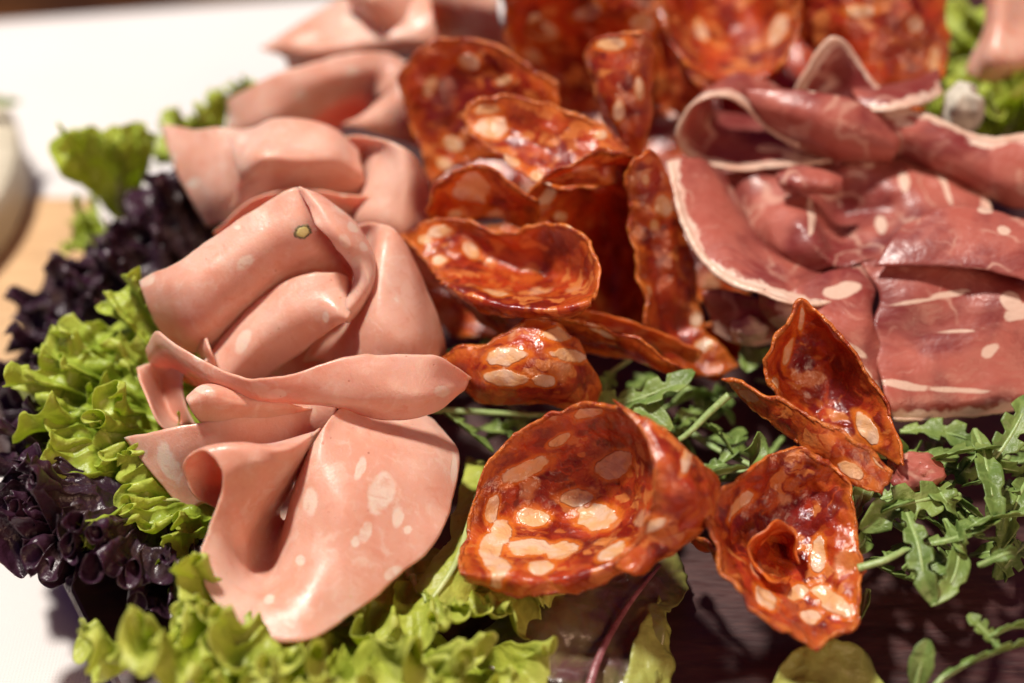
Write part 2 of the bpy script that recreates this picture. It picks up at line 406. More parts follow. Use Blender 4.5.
fl = slab('floor', [(-900, -300), (900, -300), (900, 1500), (-900, 1500)], -78, -76, M_FLOOR, kind='structure')
e0 = P(-300, 34, ZT)[:2]; e1 = P(500, -26, ZT)[:2]; dirn = (e1-e0)/np.linalg.norm(e1-e0)
far0 = e0-dirn*60; far1 = e0+dirn*120
near = np.array([dirn[1], -dirn[0]])*100
slab('tablecloth', [far0, far1, far1+near, far0+near], ZT-3, ZT, M_CLOTH, 'white linen tablecloth spread under the wooden boards', 'tablecloth', bev=.8)
b0 = P(115, 683, 0)[:2]; b1 = P(79, 610, 0)[:2]; bd = (b1-b0)/np.linalg.norm(b1-b0); bn = np.array([bd[1], -bd[0]])
bpoly = [b0-bd*16, b0, b0+bd*9.2] + [P(x, y, 0)[:2] for x, y in ((28, 392), (62, 330), (100, 292), (165, 230), (235, 150), (330, 80), (430, 40), (560, -5))]
bpoly += [bpoly[-1]+np.array([40, 6]), b0-bd*16+bn*42]
slab('serving_board', bpoly, ZT+.02, 0, M_BOARD,
     'dark reddish brown wooden board carrying all the sliced meat', 'serving board', bev=.10, under=1.2)

def circle_slab(name, c, r, z0, z1, mat, bev, n=64, **k):
    a = np.linspace(0, 2*math.pi, n, endpoint=False)
    return slab(name, np.stack([c[0]+r*np.cos(a), c[1]+r*np.sin(a)], 1), z0, z1, mat, bev=bev, **k)
tb = P(-60, 330, -1.4)
slab('wooden_tray', [P(-260, 470, -1)[:2], P(-12, 452, -1)[:2], P(60, 380, -1)[:2], P(150, 290, -1)[:2], P(88, 196, -1)[:2], P(-260, 196, -1)[:2]], ZT+.01, -1.0, M_TAN,
     'pale tan wooden tray edge at far left beside the dark lettuce', 'tray', bev=.1)
M_CHEESE = m_plain('pale_rind', (.50, .47, .38), (.62, .58, .47), 120, .6, .0006, coat=.05)
cc = P(-222, 172, .4)
M_DISC = m_plain('pale_disc_wood', (.42, .38, .27), (.62, .57, .44), 70, .6, .0003, (1, 7, 1))
ch = circle_slab('round_serving_board', cc[:2], 6.1, -.98, .5, M_DISC, .3, n=120, label='pale round wooden serving board cut off by the left edge of the photo', cat='serving board')

# ------------------------------------------------------------------ builders
def build_slice(name, label, cat, group, body, mat, sheets, thick, fat=(), rim=None, seed=0, parts=None, **kw):
    """one slice of meat: one or more runs of the same folded sheet, and its rim as a part"""
    gs = []; mp = []; rp = []; RD = []
    for k, sh in enumerate(sheets):
        rows, opt = (sh if isinstance(sh, tuple) else (sh, {}))
        o = dict(kw); o.update({q: v for q, v in opt.items() if q not in ('rs',)})
        g = sheet_grid(rows, seed=seed+k*.37, **o); gs.append(g)
        mp.append(solid(g, thick))
        rd = np.full(g['G'].shape[:2], 9.0); rs = opt.get('rs', rim.get('sides', 'TBLR') if rim else '')
        A_, B_ = arc(g['G'], 0), arc(g['G'], 1)
        for q in rs: rd = np.minimum(rd, {'T': A_, 'B': A_[-1:]-A_, 'L': B_, 'R': B_[:, -1:]-B_}[q])
        RD.append(np.concatenate([rd.reshape(-1)]*2))
        if rim:
            if not rs: continue
            G = g['G']; A = arc(G, 0); B = arc(G, 1)
            dist = {'T': A, 'B': A[-1:]-A, 'L': B, 'R': B[:, -1:]-B}
            d = np.full(G.shape[:2], 9.0)
            for s in rs: d = np.minimum(d, dist[s])
            w = rim['w']*(1+rim.get('vary', .5)*fbm(G*1.6+seed, 2))
            m = (d < w); cell = m[:-1, :-1]
            g2 = dict(g); lump = rim.get('lump', .02)
            ow = {'T': -g['tu'], 'B': g['tu'], 'L': -g['tv'], 'R': g['tv']}
            X = G.copy()
            for s in rs:
                e = np.exp(-dist[s]/.12)*(rim.get('out', .02)+lump*fbm(G*5+seed+9, 3))
                X = X+ow[s]*e[..., None]
            X = X + g['N']*(lump*fbm(G*4.2+seed+3, 3))[..., None]*np.clip(1-d/rim['w'], 0, 1)[..., None]
            g2['G'] = X
            rp.append(solid(g2, thick*rim.get('t', 1.35), mask=cell, taper=.75))
    V, F, A, E = merge(mp)
    org = np.array([V[:, 0].mean(), V[:, 1].mean(), V[:, 2].min()])
    at = {'pos': A, 'fat': blobs(gs, A, fat), 'edge': E, 'rimd': np.concatenate(RD)}
    if rim or parts:
        r = root(name, org, label, cat, group)
        mesh(body, V, F, mat, org, at, r)
        if rp:
            V2, F2, A2, E2 = merge(rp)
            mesh(rim['name'], V2, F2, rim['mat'], org, {'pos': A2, 'fat': np.full(len(V2), -1.0), 'edge': E2}, r)
        if parts: parts(r, org, gs)
    else:
        r = tag(mesh(name, V, F, mat, org, at), label, cat, group)
    return r

G_M = 'folded mortadella slices on the left of the board'
G_C = 'curled chorizo slices in the middle of the board'
G_H = 'draped cured ham slices on the right of the board'
def mort(label, sheets, seed, fat=(), parts=None, **kw):
    o = dict(res=.075, wob=.045, wf=.8, rag=.03); o.update(kw)
    return build_slice('mortadella_slice', label, 'mortadella', G_M, 'meat', M_MORT, sheets, .06, fat, None, seed, parts, **o)
def chor(label, sheets, seed, fat=(), sides='TBLR', parts=None, rw=.065, **kw):
    o = dict(res=.07, wob=.06, wf=1.3, rag=.10, fine=.03); o.update(kw)
    return build_slice('chorizo_slice', label, 'chorizo', G_C, 'meat', M_CHO, sheets, .06, fat,
                       dict(name='casing', mat=M_RIM, w=rw, sides=sides, lump=.028, out=.01, t=1.25), seed, parts, **o)
def ham(label, sheets, seed, fat=(), sides='B', rw=.22, **kw):
    o = dict(res=.08, wob=.045, wf=.8, rag=.03, fine=.006); o.update(kw)
    return build_slice('ham_slice', label, 'cured ham', G_H, 'meat', M_HAM, sheets, .06, fat,
                       dict(name='fat_edge', mat=M_FAT, w=.10, sides=sides, lump=.02, out=.02, t=1.2, vary=.2), seed, **o)

# ------------------------------------------------------------------ mortadella
def pistachio(r, org, gs):
    G = gs[0]['G'].reshape(-1, 3); N = gs[0]['N'].reshape(-1, 3)
    pj = proj(G); i = np.argmin(np.hypot(pj[:, 0]-302, pj[:, 1]-231)); c = G[i]; n = N[i]
    if n@FW > 0: n = -n
    a = norm(np.cross(n, [0, 0, 1])); b = np.cross(n, a)
    def cap(name, r0, hgt, mat, lobes):
        th = np.linspace(0, 2*math.pi, 40, endpoint=False); V = []; F = []
        rr = r0*(1+lobes*.5*np.sin(2*th+.6)+lobes*.4*np.sin(5*th)+lobes*.35*np.sin(11*th+2))
        for k, (q, h) in enumerate(((1.0, -.02), (.96, hgt*.6), (.8, hgt), (.4, hgt*1.1))):
            V.append(c + n*(h+.062) + (a*(np.cos(th)*rr*q)[:, None] + b*(np.sin(th)*rr*q*.85)[:, None]))
        V = np.concatenate(V+[[c+n*(.062+hgt*1.12)]]); m = 40
        for k in range(3):
            for j in range(m): F.append([k*m+j, k*m+(j+1) % m, (k+1)*m+(j+1) % m, (k+1)*m+j])
        for j in range(m): F.append([3*m+j, 3*m+(j+1) % m, 4*m])
        return mesh(name, V, F, mat, org, None, r)
    p = cap('pistachio', .175, .004, m_plain('pistachio_skin', (.05, .045, .02), (.22, .17, .07), 1500, .5), .14)
    q = cap('kernel', .125, .009, m_plain('pistachio_kernel', (.50, .44, .13), (.62, .54, .22), 1200, .5, .0002), .10)
    q.parent = p

mort('mortadella slice with a green pistachio at its folded peak', [
    ([[(140,281,4.0),(178,262,4.6),(222,232,5.1),(262,206,5.5),(297,188,5.8),(320,202,5.3),(344,226,4.6)],
     [(144,291,3.9),(188,285,4.5),(233,260,4.9),(273,238,5.2),(308,222,5.4),(330,232,5.0),(350,250,4.3)],
     [(150,308,3.6),(197,313,4.0),(243,290,4.3),(283,268,4.5),(314,252,4.8),(336,256,4.5),(354,268,4.0)],
     [(160,328,3.1),(203,338,3.3),(245,322,3.2),(284,300,3.3),(318,282,3.6),(338,278,3.8),(354,285,3.6)],
     [(175,350,2.5),(212,354,2.5),(248,340,2.2),(285,320,2.4),(318,300,2.6),(336,295,3.1),(350,300,3.2)]], {}),
    ([[(297,186,5.86),(309,208,5.75),(318,226,5.65),(330,240,5.4),(345,256,5.0),(354,272,4.6),(352,290,4.3),(338,312,4.0)],
     [(304,188,5.95),(322,208,5.85),(336,228,5.65),(346,243,5.4),(356,258,5.05),(362,276,4.7),(358,295,4.4),(341,316,4.0)],
     [(318,194,5.8),(340,213,5.6),(354,232,5.4),(364,248,5.15),(370,264,4.85),(370,282,4.6),(361,302,4.25),(344,320,3.9)],
     [(326,200,5.3),(350,218,5.0),(366,238,4.8),(374,256,4.6),(376,272,4.4),(372,290,4.2),(362,308,3.95),(347,323,3.75)]], {'rag': .05}),
    ([[(206,358,2.9),(236,322,3.6),(262,298,4.0),(286,282,4.3),(318,273,4.5),(345,276,4.35),(356,290,4.0)],
     [(214,366,3.0),(240,334,3.6),(266,312,3.95),(290,297,4.2),(318,289,4.35),(342,292,4.25),(354,303,4.0)],
     [(222,378,2.9),(248,352,3.4),(272,330,3.75),(298,316,4.0),(320,308,4.15),(338,310,4.2),(350,316,4.1)],
     [(228,400,2.4),(255,385,2.6),(282,366,2.9),(304,350,3.2),(320,338,3.5),(334,328,3.8),(346,322,3.95)]], {})],
     1.0, fat=[(148,280,13,9,-20),(246,262,14,7,-40),(238,228,5,3),(340,211,12,5,40),(352,228,8,5,50),(362,246,6,4,60),(345,240,10,5,60),(355,262,7,5,80),(327,316,5,8),(244,340,8,16,25)],
     parts=pistachio, res=.055, wob=.02)

mort('mortadella slice draped down beside the chorizo, right of the pistachio slice', [
    [[(330,226,3.7),(352,226,4.1),(372,222,4.6),(392,230,4.8),(404,243,4.6),(412,256,4.1)],
     [(340,246,3.3),(354,248,3.4),(368,243,4.0),(384,246,4.75),(405,262,4.5),(427,284,3.8)],
     [(345,285,3.2),(356,280,3.3),(364,276,3.9),(380,280,4.5),(412,298,4.1),(441,322,3.2)],
     [(330,325,2.9),(346,324,3.2),(360,322,3.7),(380,326,4.0),(414,338,3.7),(447,350,2.7)],
     [(305,362,2.3),(330,365,2.6),(352,366,3.0),(378,370,3.2),(412,376,3.0),(443,378,2.2)]]],
    2.0, fat=[(348,300,6,4),(395,300,4,3)])

mort('long mortadella band folded across the middle of the front pile', [
    ([[(146,348,3.0),(160,331,3.8),(180,345,3.95),(208,362,3.95),(250,379,4.1),(300,372,4.35),(345,357,4.5),(390,354,4.45),(435,357,4.2),(472,378,3.5)],
     [(148,358,2.8),(163,345,3.6),(186,360,3.7),(215,378,3.7),(255,389,3.9),(300,386,4.1),(345,376,4.25),(390,374,4.2),(432,376,3.95),(469,379,3.4)],
     [(152,368,2.5),(170,362,3.0),(195,376,3.2),(222,391,3.3),(258,400,3.6),(300,402,3.7),(345,400,3.8),(390,399,3.8),(430,396,3.7),(467,384,3.35)],
     [(165,380,2.1),(185,380,2.3),(205,388,2.6),(228,397,2.8),(260,404,3.1),(300,405,3.2),(345,407,3.3),(390,417,3.2),(430,411,3.2),(464,389,3.2)]], {}),
    ([[(236,408,2.4),(215,420,2.3),(196,412,2.4),(188,400,2.7)],[(232,400,3.0),(215,408,3.0),(199,402,3.1),(192,393,3.2)],[(238,384,3.4),(215,383,3.5),(198,386,3.6),(186,398,3.5)],
      [(262,390,3.5),(235,390,3.6),(208,392,3.7),(189,404,3.5)],[(290,402,3.3),(250,404,3.4),(215,404,3.5),(192,412,3.3)],[(320,410,2.9),(280,416,2.9),(225,422,3.0),(200,421,3.0)]], {})],
    3.0, fat=[(442,392,9,7),(275,394,18,6,-5),(200,354,6,5),(205,391,14,5,10)], res=.06)

mort('small curled mortadella edge standing beside the frilly green lettuce', [
    [[(205,330,2.6),(210,348,3.0),(206,362,3.0),(196,370,2.6)],[(196,344,2.4),(200,352,2.6),(202,360,2.6),(200,368,2.4)],[(206,338,3.5),(210,350,3.5),(214,360,3.3),(214,370,2.9)]],
    [[(137,368,2.9),(141,382,3.0),(150,402,3.0),(160,420,2.8),(174,434,2.5)],
     [(158,362,2.7),(160,378,2.3),(164,395,2.0),(170,412,1.9),(182,425,1.9)],
     [(185,365,3.0),(182,380,2.8),(182,395,2.6),(186,410,2.4),(195,425,2.2)]]],
    4.0, wob=.02)
mort('flat triangular mortadella corner with one big white fat patch', [
    [[(124,438,2.6),(155,431,2.9),(190,424,3.0),(235,414,3.1),(285,401,3.2),(345,385,3.2)],
     [(134,452,2.4),(165,452,2.6),(200,448,2.6),(245,436,2.7),(290,425,2.8),(335,412,2.9)],
     [(155,478,2.1),(178,476,2.2),(208,472,2.1),(250,462,2.1),(290,455,2.2),(325,445,2.3)],
     [(190,514,1.5),(200,505,1.6),(225,500,1.5),(255,490,1.5),(290,485,1.6),(320,470,1.7)]]],
    5.0, fat=[(170,464,11,30,-22),(127,439,9,4,20)])

mort('large front mortadella slice fanned out over the yellow green lettuce', [
    [[(214,508,2.2),(228,503,2.1),(252,497,2.0),(275,490,1.9),(300,480,1.8)],
     [(197,497,2.7),(210,490,2.5),(235,480,2.3),(265,470,2.2),(300,462,2.0)],
     [(187,478,3.1),(203,472,3.0),(235,464,2.8),(268,458,2.6),(305,450,2.4)],
     [(189,459,3.6),(205,451,3.65),(235,446,3.6),(270,446,3.4),(310,435,3.1)],
     [(208,452,3.9),(225,448,3.95),(250,447,3.9),(285,450,3.7),(320,430,3.3)],
     [(221,468,3.75),(238,462,3.8),(262,460,3.75),(292,460,3.3),(322,430,3.1)],
     [(220,495,3.3),(238,488,3.3),(264,486,3.1),(288,480,2.5),(315,445,2.5)],
     [(208,528,2.9),(228,522,2.8),(252,520,2.4),(268,512,1.9),(298,480,1.8)],
     [(201,562,2.6),(220,556,2.5),(240,550,2.1),(254,544,1.6),(280,510,1.4)],
     [(212,600,2.3),(230,590,2.2),(246,578,1.9),(257,562,1.4),(284,520,1.2)],
     [(250,629,2.1),(260,606,2.05),(266,586,1.8),(272,560,1.4),(290,510,1.3)],
     [(298,641,2.0),(296,610,2.15),(290,578,2.1),(284,540,1.9),(300,470,2.1)],
     [(350,615,1.95),(335,580,2.3),(318,545,2.5),(300,500,2.7),(312,445,3.2)],
     [(400,576,2.1),(375,545,2.5),(348,510,2.9),(320,465,3.2),(325,425,3.5)],
     [(434,545,2.2),(408,512,2.6),(378,478,3.0),(345,440,3.3),(338,410,3.5)],
     [(456,494,2.3),(432,472,2.7),(402,450,3.0),(370,425,3.2),(352,400,3.3)],
     [(457,456,2.3),(438,442,2.6),(415,428,2.8),(392,412,2.9),(372,395,2.9)],
     [(434,418,2.3),(425,412,2.4),(412,405,2.5),(402,398,2.5),(392,388,2.5)]]],
    6.0, fat=[(311,504,10,17,5),(381,492,15,24,15),(366,532,7,14,15),(357,542,6,7),(391,573,11,7,-20),(362,470,6,16,15),(396,518,8,12),(452,470,4,20),(300,560,7,6),(270,600,8,5),(408,530,6,6)], res=.06, wob=.03)

mort('low mortadella slice seen only inside the dark fold of the front slice', [
    [[(235,455,1.3),(280,445,1.5),(330,440,1.6),(385,445,1.4)],
     [(240,490,1.1),(285,490,1.2),(330,490,1.3),(385,490,1.2)],
     [(255,530,.8),(290,535,.8),(330,535,.8),(375,530,.8)]]], 62.0)
# the pile behind
mort('mortadella slice with a pointed corner at the far left of the middle pile', [
    [[(160,122,3.9),(190,129,4.2),(222,127,4.6),(262,128,4.7)],
     [(170,160,3.6),(200,160,4.0),(232,158,4.3),(268,160,4.3)],
     [(185,195,3.2),(212,192,3.6),(240,188,3.8),(275,185,3.8)],
     [(205,228,2.6),(228,222,2.9),(252,213,3.1),(285,208,3.2)]]], 7.0, fat=[(173,158,8,9),(193,182,10,6,-10),(222,128,5,4)])
mort('mortadella slice folded like a shelf above the pistachio slice', [
    ([[(226,132,4.6),(250,124,4.9),(290,122,5.1),(332,128,5.0),(360,150,4.6)],
     [(232,150,4.7),(258,145,5.1),(295,143,5.2),(332,146,5.1),(362,162,4.6)],
     [(240,172,4.5),(262,157,5.25),(298,158,5.2),(334,160,5.0),(364,176,4.4)],
     [(235,190,3.9),(262,182,4.4),(298,186,4.3),(335,190,4.1),(366,196,3.7)],
     [(228,212,3.3),(258,205,3.6),(298,208,3.4),(335,210,3.3),(368,212,3.0)]], {}),
    ([[(215,236,3.3),(238,208,4.2),(262,196,4.5),(315,190,4.5),(372,194,4.3)],[(222,240,3.0),(245,220,3.8),(268,208,4.1),(320,203,4.1),(375,207,3.9)],[(230,246,2.6),(252,235,3.1),(278,225,3.3),(325,222,3.3),(378,226,3.1)]], {})],
    8.0, fat=[(243,140,10,7,40),(345,195,5,3)])
mort('cone shaped mortadella fold rising behind the pistachio slice', [
    [[(318,136,4.4),(350,134,4.8),(378,137,5.1),(400,146,5.1),(418,160,4.7)],
     [(340,160,3.7),(356,160,3.8),(376,152,4.6),(402,168,4.8),(430,188,4.0)],
     [(345,190,3.2),(356,192,3.4),(370,186,4.3),(402,200,4.3),(440,222,3.3)],
     [(335,220,3.0),(346,222,3.3),(360,218,3.9),(398,230,3.8),(445,260,2.7)],
     [(325,245,2.6),(340,248,2.7),(358,250,2.9),(395,262,2.9),(440,290,2.0)]]], 9.0)
mort('blurred mortadella slice rolled open below the topmost pile', [
    [[(226,100,3.6),(262,80,4.2),(305,64,4.6),(345,55,4.8),(385,53,4.8),(408,62,4.6)],
     [(228,118,3.2),(262,102,3.8),(302,86,4.2),(340,78,4.4),(376,72,4.5),(396,74,4.6)],
     [(228,136,2.8),(262,126,3.3),(300,114,3.5),(335,106,3.5),(366,96,3.8),(386,88,4.4)],
     [(232,150,2.2),(265,145,2.5),(300,138,2.6),(334,128,2.5),(362,116,2.8),(384,104,4.0)]],
    [[(392,66,4.7),(402,72,4.8),(412,90,4.4),(420,112,3.8)],[(384,92,4.3),(395,100,4.5),(408,115,4.2),(420,128,3.6)],[(366,112,4.1),(382,118,4.1),(402,128,3.9),(420,140,3.2)],[(342,124,3.9),(365,130,3.8),(395,138,3.5),(420,150,2.8)]]],
    10.0, fat=[(300,95,8,8),(352,72,10,5),(235,118,6,6)])
mort('blurred mortadella slice with a sharp left tip over the white cloth', [
    [[(258,48,3.7),(285,30,4.2),(312,12,4.5),(345,-2,4.8),(385,-12,5.0),(430,-14,5.1)],
     [(266,52,3.7),(292,42,4.2),(325,32,4.5),(358,22,4.8),(395,15,5.0),(432,16,5.1)],
     [(282,58,3.6),(306,55,4.1),(340,50,4.4),(370,44,4.6),(402,38,4.8),(438,40,4.7)],
     [(288,80,2.7),(312,74,2.9),(345,66,3.2),(375,58,3.6),(405,52,4.0),(440,58,4.0)]]], 11.0, fat=[(310,38,20,7,-15),(350,20,14,8)])
mort('blurred mortadella slice standing in tall waves at the top edge of the photo', [
    [[(335,-20,5.6),(365,-25,6.0),(400,-22,5.6),(430,-22,5.2),(460,-25,5.8),(500,-20,5.9)],
     [(345,5,5.2),(370,0,5.7),(402,4,5.3),(430,2,4.6),(462,2,5.3),(500,5,5.6)],
     [(360,25,4.4),(380,28,4.9),(405,28,4.8),(432,18,4.0),(468,26,4.6),(502,30,4.9)],
     [(370,40,3.7),(395,42,4.1),(418,42,4.1),(440,38,3.6),(475,48,3.8),(508,55,4.0)]]], 12.0, fat=[(475,20,14,8,60)])

# ------------------------------------------------------------------ chorizo
chor('largest chorizo slice, a shell shaped curl at the front centre', [
    ([[(484,468,2.77),(500,446,3.11),(528,424,3.54),(562,409,3.94),(600,403,4.25),(632,412,4.44),(656,430,4.34),(672,455,3.90)],
     [(474,496,2.33),(500,482,2.42),(530,468,2.52),(565,458,2.70),(598,452,2.85),(630,455,3.21),(654,462,3.65),(672,475,3.65)],
     [(466,528,2.08),(494,520,1.90),(525,514,1.80),(562,508,1.80),(598,503,1.90),(630,500,2.42),(652,503,3.11),(672,510,3.21)],
     [(461,556,2.16),(495,553,2.00),(530,548,1.90),(565,545,1.90),(600,540,2.08),(632,532,2.52),(655,528,2.95),(676,528,3.03)],
     [(463,574,2.42),(495,579,2.33),(530,581,2.33),(565,579,2.42),(602,570,2.70),(635,556,2.85),(662,542,3.11),(688,530,3.21)],
     [(466,580,2.08),(497,590,2.00),(533,595,2.00),(568,594,2.08),(606,584,2.26),(640,566,2.59),(670,550,2.85),(700,532,3.03)]], {'rs': 'TLB'}),
    ([[(618,405,4.52),(650,422,4.65),(682,446,4.34),(706,468,3.82),(716,476,3.54)],
     [(646,438,4.60),(666,452,4.56),(690,466,4.16),(712,480,3.65),(721,489,3.29)],
     [(652,470,4.34),(674,480,4.25),(696,490,3.94),(712,499,3.47),(718,503,3.21)],
     [(653,502,3.82),(670,510,3.76),(690,515,3.47),(704,521,3.11),(708,523,2.95)],
     [(642,532,3.29),(655,538,3.21),(670,541,3.07),(682,544,2.85),(686,545,2.77)],
     [(612,566,2.77),(622,570,2.73),(632,572,2.70),(640,574,2.52),(643,573,2.42)]], {'rs': 'TLR'})],
    20.0, fat=[(618,464,29,16,-30),(575,498,22,12,-5),(598,520,27,14,-4),(533,519,21,12,8),(502,532,14,12),(530,549,26,9,-5),(562,553,22,10,-15),(492,550,15,11),(498,568,16,9),(540,567,18,7),(525,468,32,11,-28),(490,510,9,18,15),(645,528,28,7,-25),(590,411,20,8,-12),(686,458,6,18,20),(560,440,16,7,-30),(615,552,20,6,-20)],
    res=.05, wob=.035, wf=1.6, rag=.08)

chor('cupped chorizo slice at lower right with a hollow bright orange inside', [
    ([[(796,446,3.32),(812,452,3.16),(832,464,3.00),(850,484,2.84)],
     [(735,478,3.32),(768,488,2.68),(808,495,2.36),(856,515,2.52)],
     [(706,513,3.16),(742,528,2.28),(793,540,1.80),(858,550,2.28)],
     [(720,560,2.84),(755,572,1.96),(800,582,1.56),(862,585,2.12)],
     [(752,604,2.52),(782,618,1.96),(818,624,1.72),(858,612,2.04)],
     [(782,634,2.28),(800,640,2.12),(822,642,2.04),(848,632,2.04)]], {'rs': 'TBLR'}),
    ([[(796,560,2.04),(794,535,2.44),(778,522,2.68),(762,530,2.68),(753,550,2.44),(758,572,2.20),(774,584,2.04),(792,582,1.88)],
      [(790,560,1.72),(788,542,2.04),(776,534,2.28),(766,540,2.28),(760,554,2.04),(765,568,1.80),(776,575,1.64),(788,574,1.56)],
      [(786,562,1.24),(784,552,1.40),(777,546,1.56),(770,549,1.56),(767,558,1.40),(770,566,1.24),(777,570,1.16),(784,570,1.16)]], {'rs': ''}),
    ([[(672,528,1.72),(695,536,2.20),(720,552,2.52)],[(682,535,1.40),(702,546,1.80),(724,562,2.12)]], {'rs': 'T'})],
    21.0, fat=[(795,595,18,9,-20),(830,600,16,10),(765,600,16,9,30),(820,555,10,20,10),(735,505,26,8,-40),(810,618,14,8)], res=.055, wob=.05, wf=1.8, fine=.05)

chor('chorizo slice standing in a tall point in front of the ham', [
    ([[(799,299,4.80),(804,299,4.80),(812,306,4.72),(822,318,4.57)],
     [(780,335,4.28),(800,335,3.90),(828,342,3.75),(858,362,3.90)],
     [(765,368,3.75),(790,370,3.23),(828,378,3.00),(884,405,3.30)],
     [(775,395,3.23),(800,400,2.77),(836,412,2.62),(898,440,3.00)],
     [(800,425,2.62),(820,430,2.48),(850,442,2.40),(906,470,2.77)]], {'rs': 'LR'}),
    ([[(720,381,3.30),(752,388,3.52),(788,402,3.64),(826,424,3.60),(864,444,3.38),(898,470,3.00)],
     [(728,388,3.07),(757,398,3.30),(792,418,3.41),(828,442,3.38),(862,464,3.15),(892,484,2.85)],
     [(738,397,2.85),(765,418,2.92),(795,444,2.92),(830,468,2.92),(858,486,2.85),(884,500,2.62)]], {'rs': 'TBLR'})],
    22.0, fat=[(868,428,10,20,-25),(852,470,18,10,35),(884,462,16,8,30),(786,350,6,20,15),(750,395,14,7,30),(800,320,4,14),(775,385,6,12,20),(835,330,5,26,-40)], res=.055, wob=.04)

chor('cone shaped chorizo slice pointing left, with pale fat lobes, under the bowl slice', [
    [[(443,358,2.9),(480,346,3.4),(515,328,3.8),(550,320,3.9),(576,334,3.5)],
     [(450,364,2.9),(484,360,3.4),(518,350,3.8),(555,348,3.8),(588,356,3.3)],
     [(456,374,2.7),(487,382,3.1),(523,384,3.3),(562,384,3.2),(600,380,2.7)],
     [(460,384,2.3),(490,400,2.4),(532,409,2.4),(572,409,2.3),(606,398,2.0)]]],
    23.0, fat=[(507,357,26,11,-3),(505,378,30,10,3),(560,335,18,10,10),(567,355,22,9,10),(545,380,14,8)], sides='TL')

chor('bowl shaped chorizo slice tipped open towards the camera', [
    ([[(405,237,3.7),(433,221,4.2),(470,219,4.4),(508,233,4.4),(546,220,4.9),(582,234,5.0),(598,258,5.0)],
     [(413,248,3.7),(442,240,3.95),(478,240,3.9),(515,250,3.9),(550,246,4.2),(580,255,4.5),(602,273,4.85)],
     [(424,262,3.75),(453,260,3.75),(486,262,3.6),(518,270,3.6),(550,270,3.7),(578,276,4.1),(600,288,4.7)],
     [(436,276,3.9),(465,282,3.9),(496,288,3.8),(526,292,3.8),(554,292,3.9),(578,292,4.2),(596,297,4.6)],
     [(444,284,4.1),(470,297,4.25),(500,306,4.3),(530,310,4.35),(557,311,4.45),(578,307,4.6),(592,302,4.65)],
     [(448,290,3.8),(474,305,3.9),(503,313,3.95),(531,316,4.0),(558,316,4.1),(580,311,4.3),(594,305,4.5)]], {})],
    24.0, fat=[(472,252,8,13,-40),(495,294,20,6,10),(440,232,16,7,-10),(565,225,14,6),(425,240,9,7),(440,262,9,6)], res=.055, wob=.03)
chor('long thin chorizo slice lying on edge under the bowl slice', [
    ([[(432,275,3.3),(470,296,3.3),(515,312,3.5),(560,314,3.7),(605,326,3.5),(650,348,3.2),(690,369,2.7)],
     [(440,285,2.9),(478,308,2.9),(520,322,3.1),(562,324,3.4),(607,335,3.3),(650,356,3.0),(689,373,2.6)],
     [(465,305,2.3),(495,330,2.2),(530,345,2.2),(568,350,2.3),(610,356,2.4),(650,366,2.5),(686,376,2.5)]], {'rs': 'TR'}),
    ([[(545,314,3.7),(600,310,3.2),(655,330,2.9),(700,350,2.5)],[(560,330,2.9),(605,335,2.4),(650,348,2.2),(695,362,2.2)]], {'rs': 'R'})],
    25.0, fat=[(600,330,20,4,25)], wob=.03)
chor('deep cup shaped chorizo slice with a dark inside behind the bowl slice', [
    [[(525,218,4.3),(533,196,4.9),(552,174,5.4),(580,159,5.7),(612,153,5.7),(640,157,5.5)],
     [(534,226,4.0),(546,208,4.3),(566,190,4.6),(590,178,4.7),(616,174,4.8),(643,182,4.9)],
     [(548,245,3.4),(562,235,3.4),(582,222,3.3),(602,215,3.3),(624,215,3.5),(647,225,4.0)],
     [(562,280,2.6),(578,275,2.4),(595,268,2.2),(614,262,2.2),(632,262,2.5),(650,270,3.0)],
     [(570,330,1.7),(588,330,1.4),(605,325,1.3),(622,325,1.4),(640,325,1.7),(655,330,2.0)]]],
    26.0, fat=[(585,170,16,7,-15),(548,195,12,7,-45),(600,185,10,6),(560,215,8,6)])
chor('tall chorizo slice standing upright with a rough orange edge', [
    ([[(629,158,5.7),(640,150,5.75),(652,152,5.6),(664,164,5.3)],
     [(628,195,4.95),(642,192,5.0),(658,194,4.8),(676,204,4.5)],
     [(634,235,4.2),(648,234,4.1),(666,238,3.9),(688,246,3.6)],
     [(640,280,3.4),(654,280,3.2),(674,284,3.0),(698,288,2.7)],
     [(647,322,2.6),(662,325,2.3),(682,328,2.1),(708,330,2.0)],
     [(658,352,2.0),(675,356,1.7),(698,360,1.7),(726,352,1.9)],
     [(668,368,1.6),(690,372,1.5),(712,376,1.6),(735,362,1.8)]], {'rs': 'LB'})],
    27.0, fat=[(662,205,12,14),(645,178,5,8),(655,225,7,7),(695,320,7,12),(705,345,14,7,-20),(638,300,4,14)], fine=.05)
chor('dark red chorizo slice with one large square piece of fat', [
    [[(428,214,4.3),(436,190,4.9),(456,171,5.4),(482,169,5.5),(510,180,5.3),(538,200,4.9)],
     [(432,224,3.9),(444,205,4.4),(464,192,4.7),(488,190,4.8),(514,200,4.7),(538,214,4.4)],
     [(442,240,3.4),(454,228,3.7),(474,220,3.9),(496,218,4.0),(518,224,4.0),(538,232,3.9)]]],
    28.0, fat=[(474,188,24,20,3),(498,222,15,12),(455,215,10,7)])
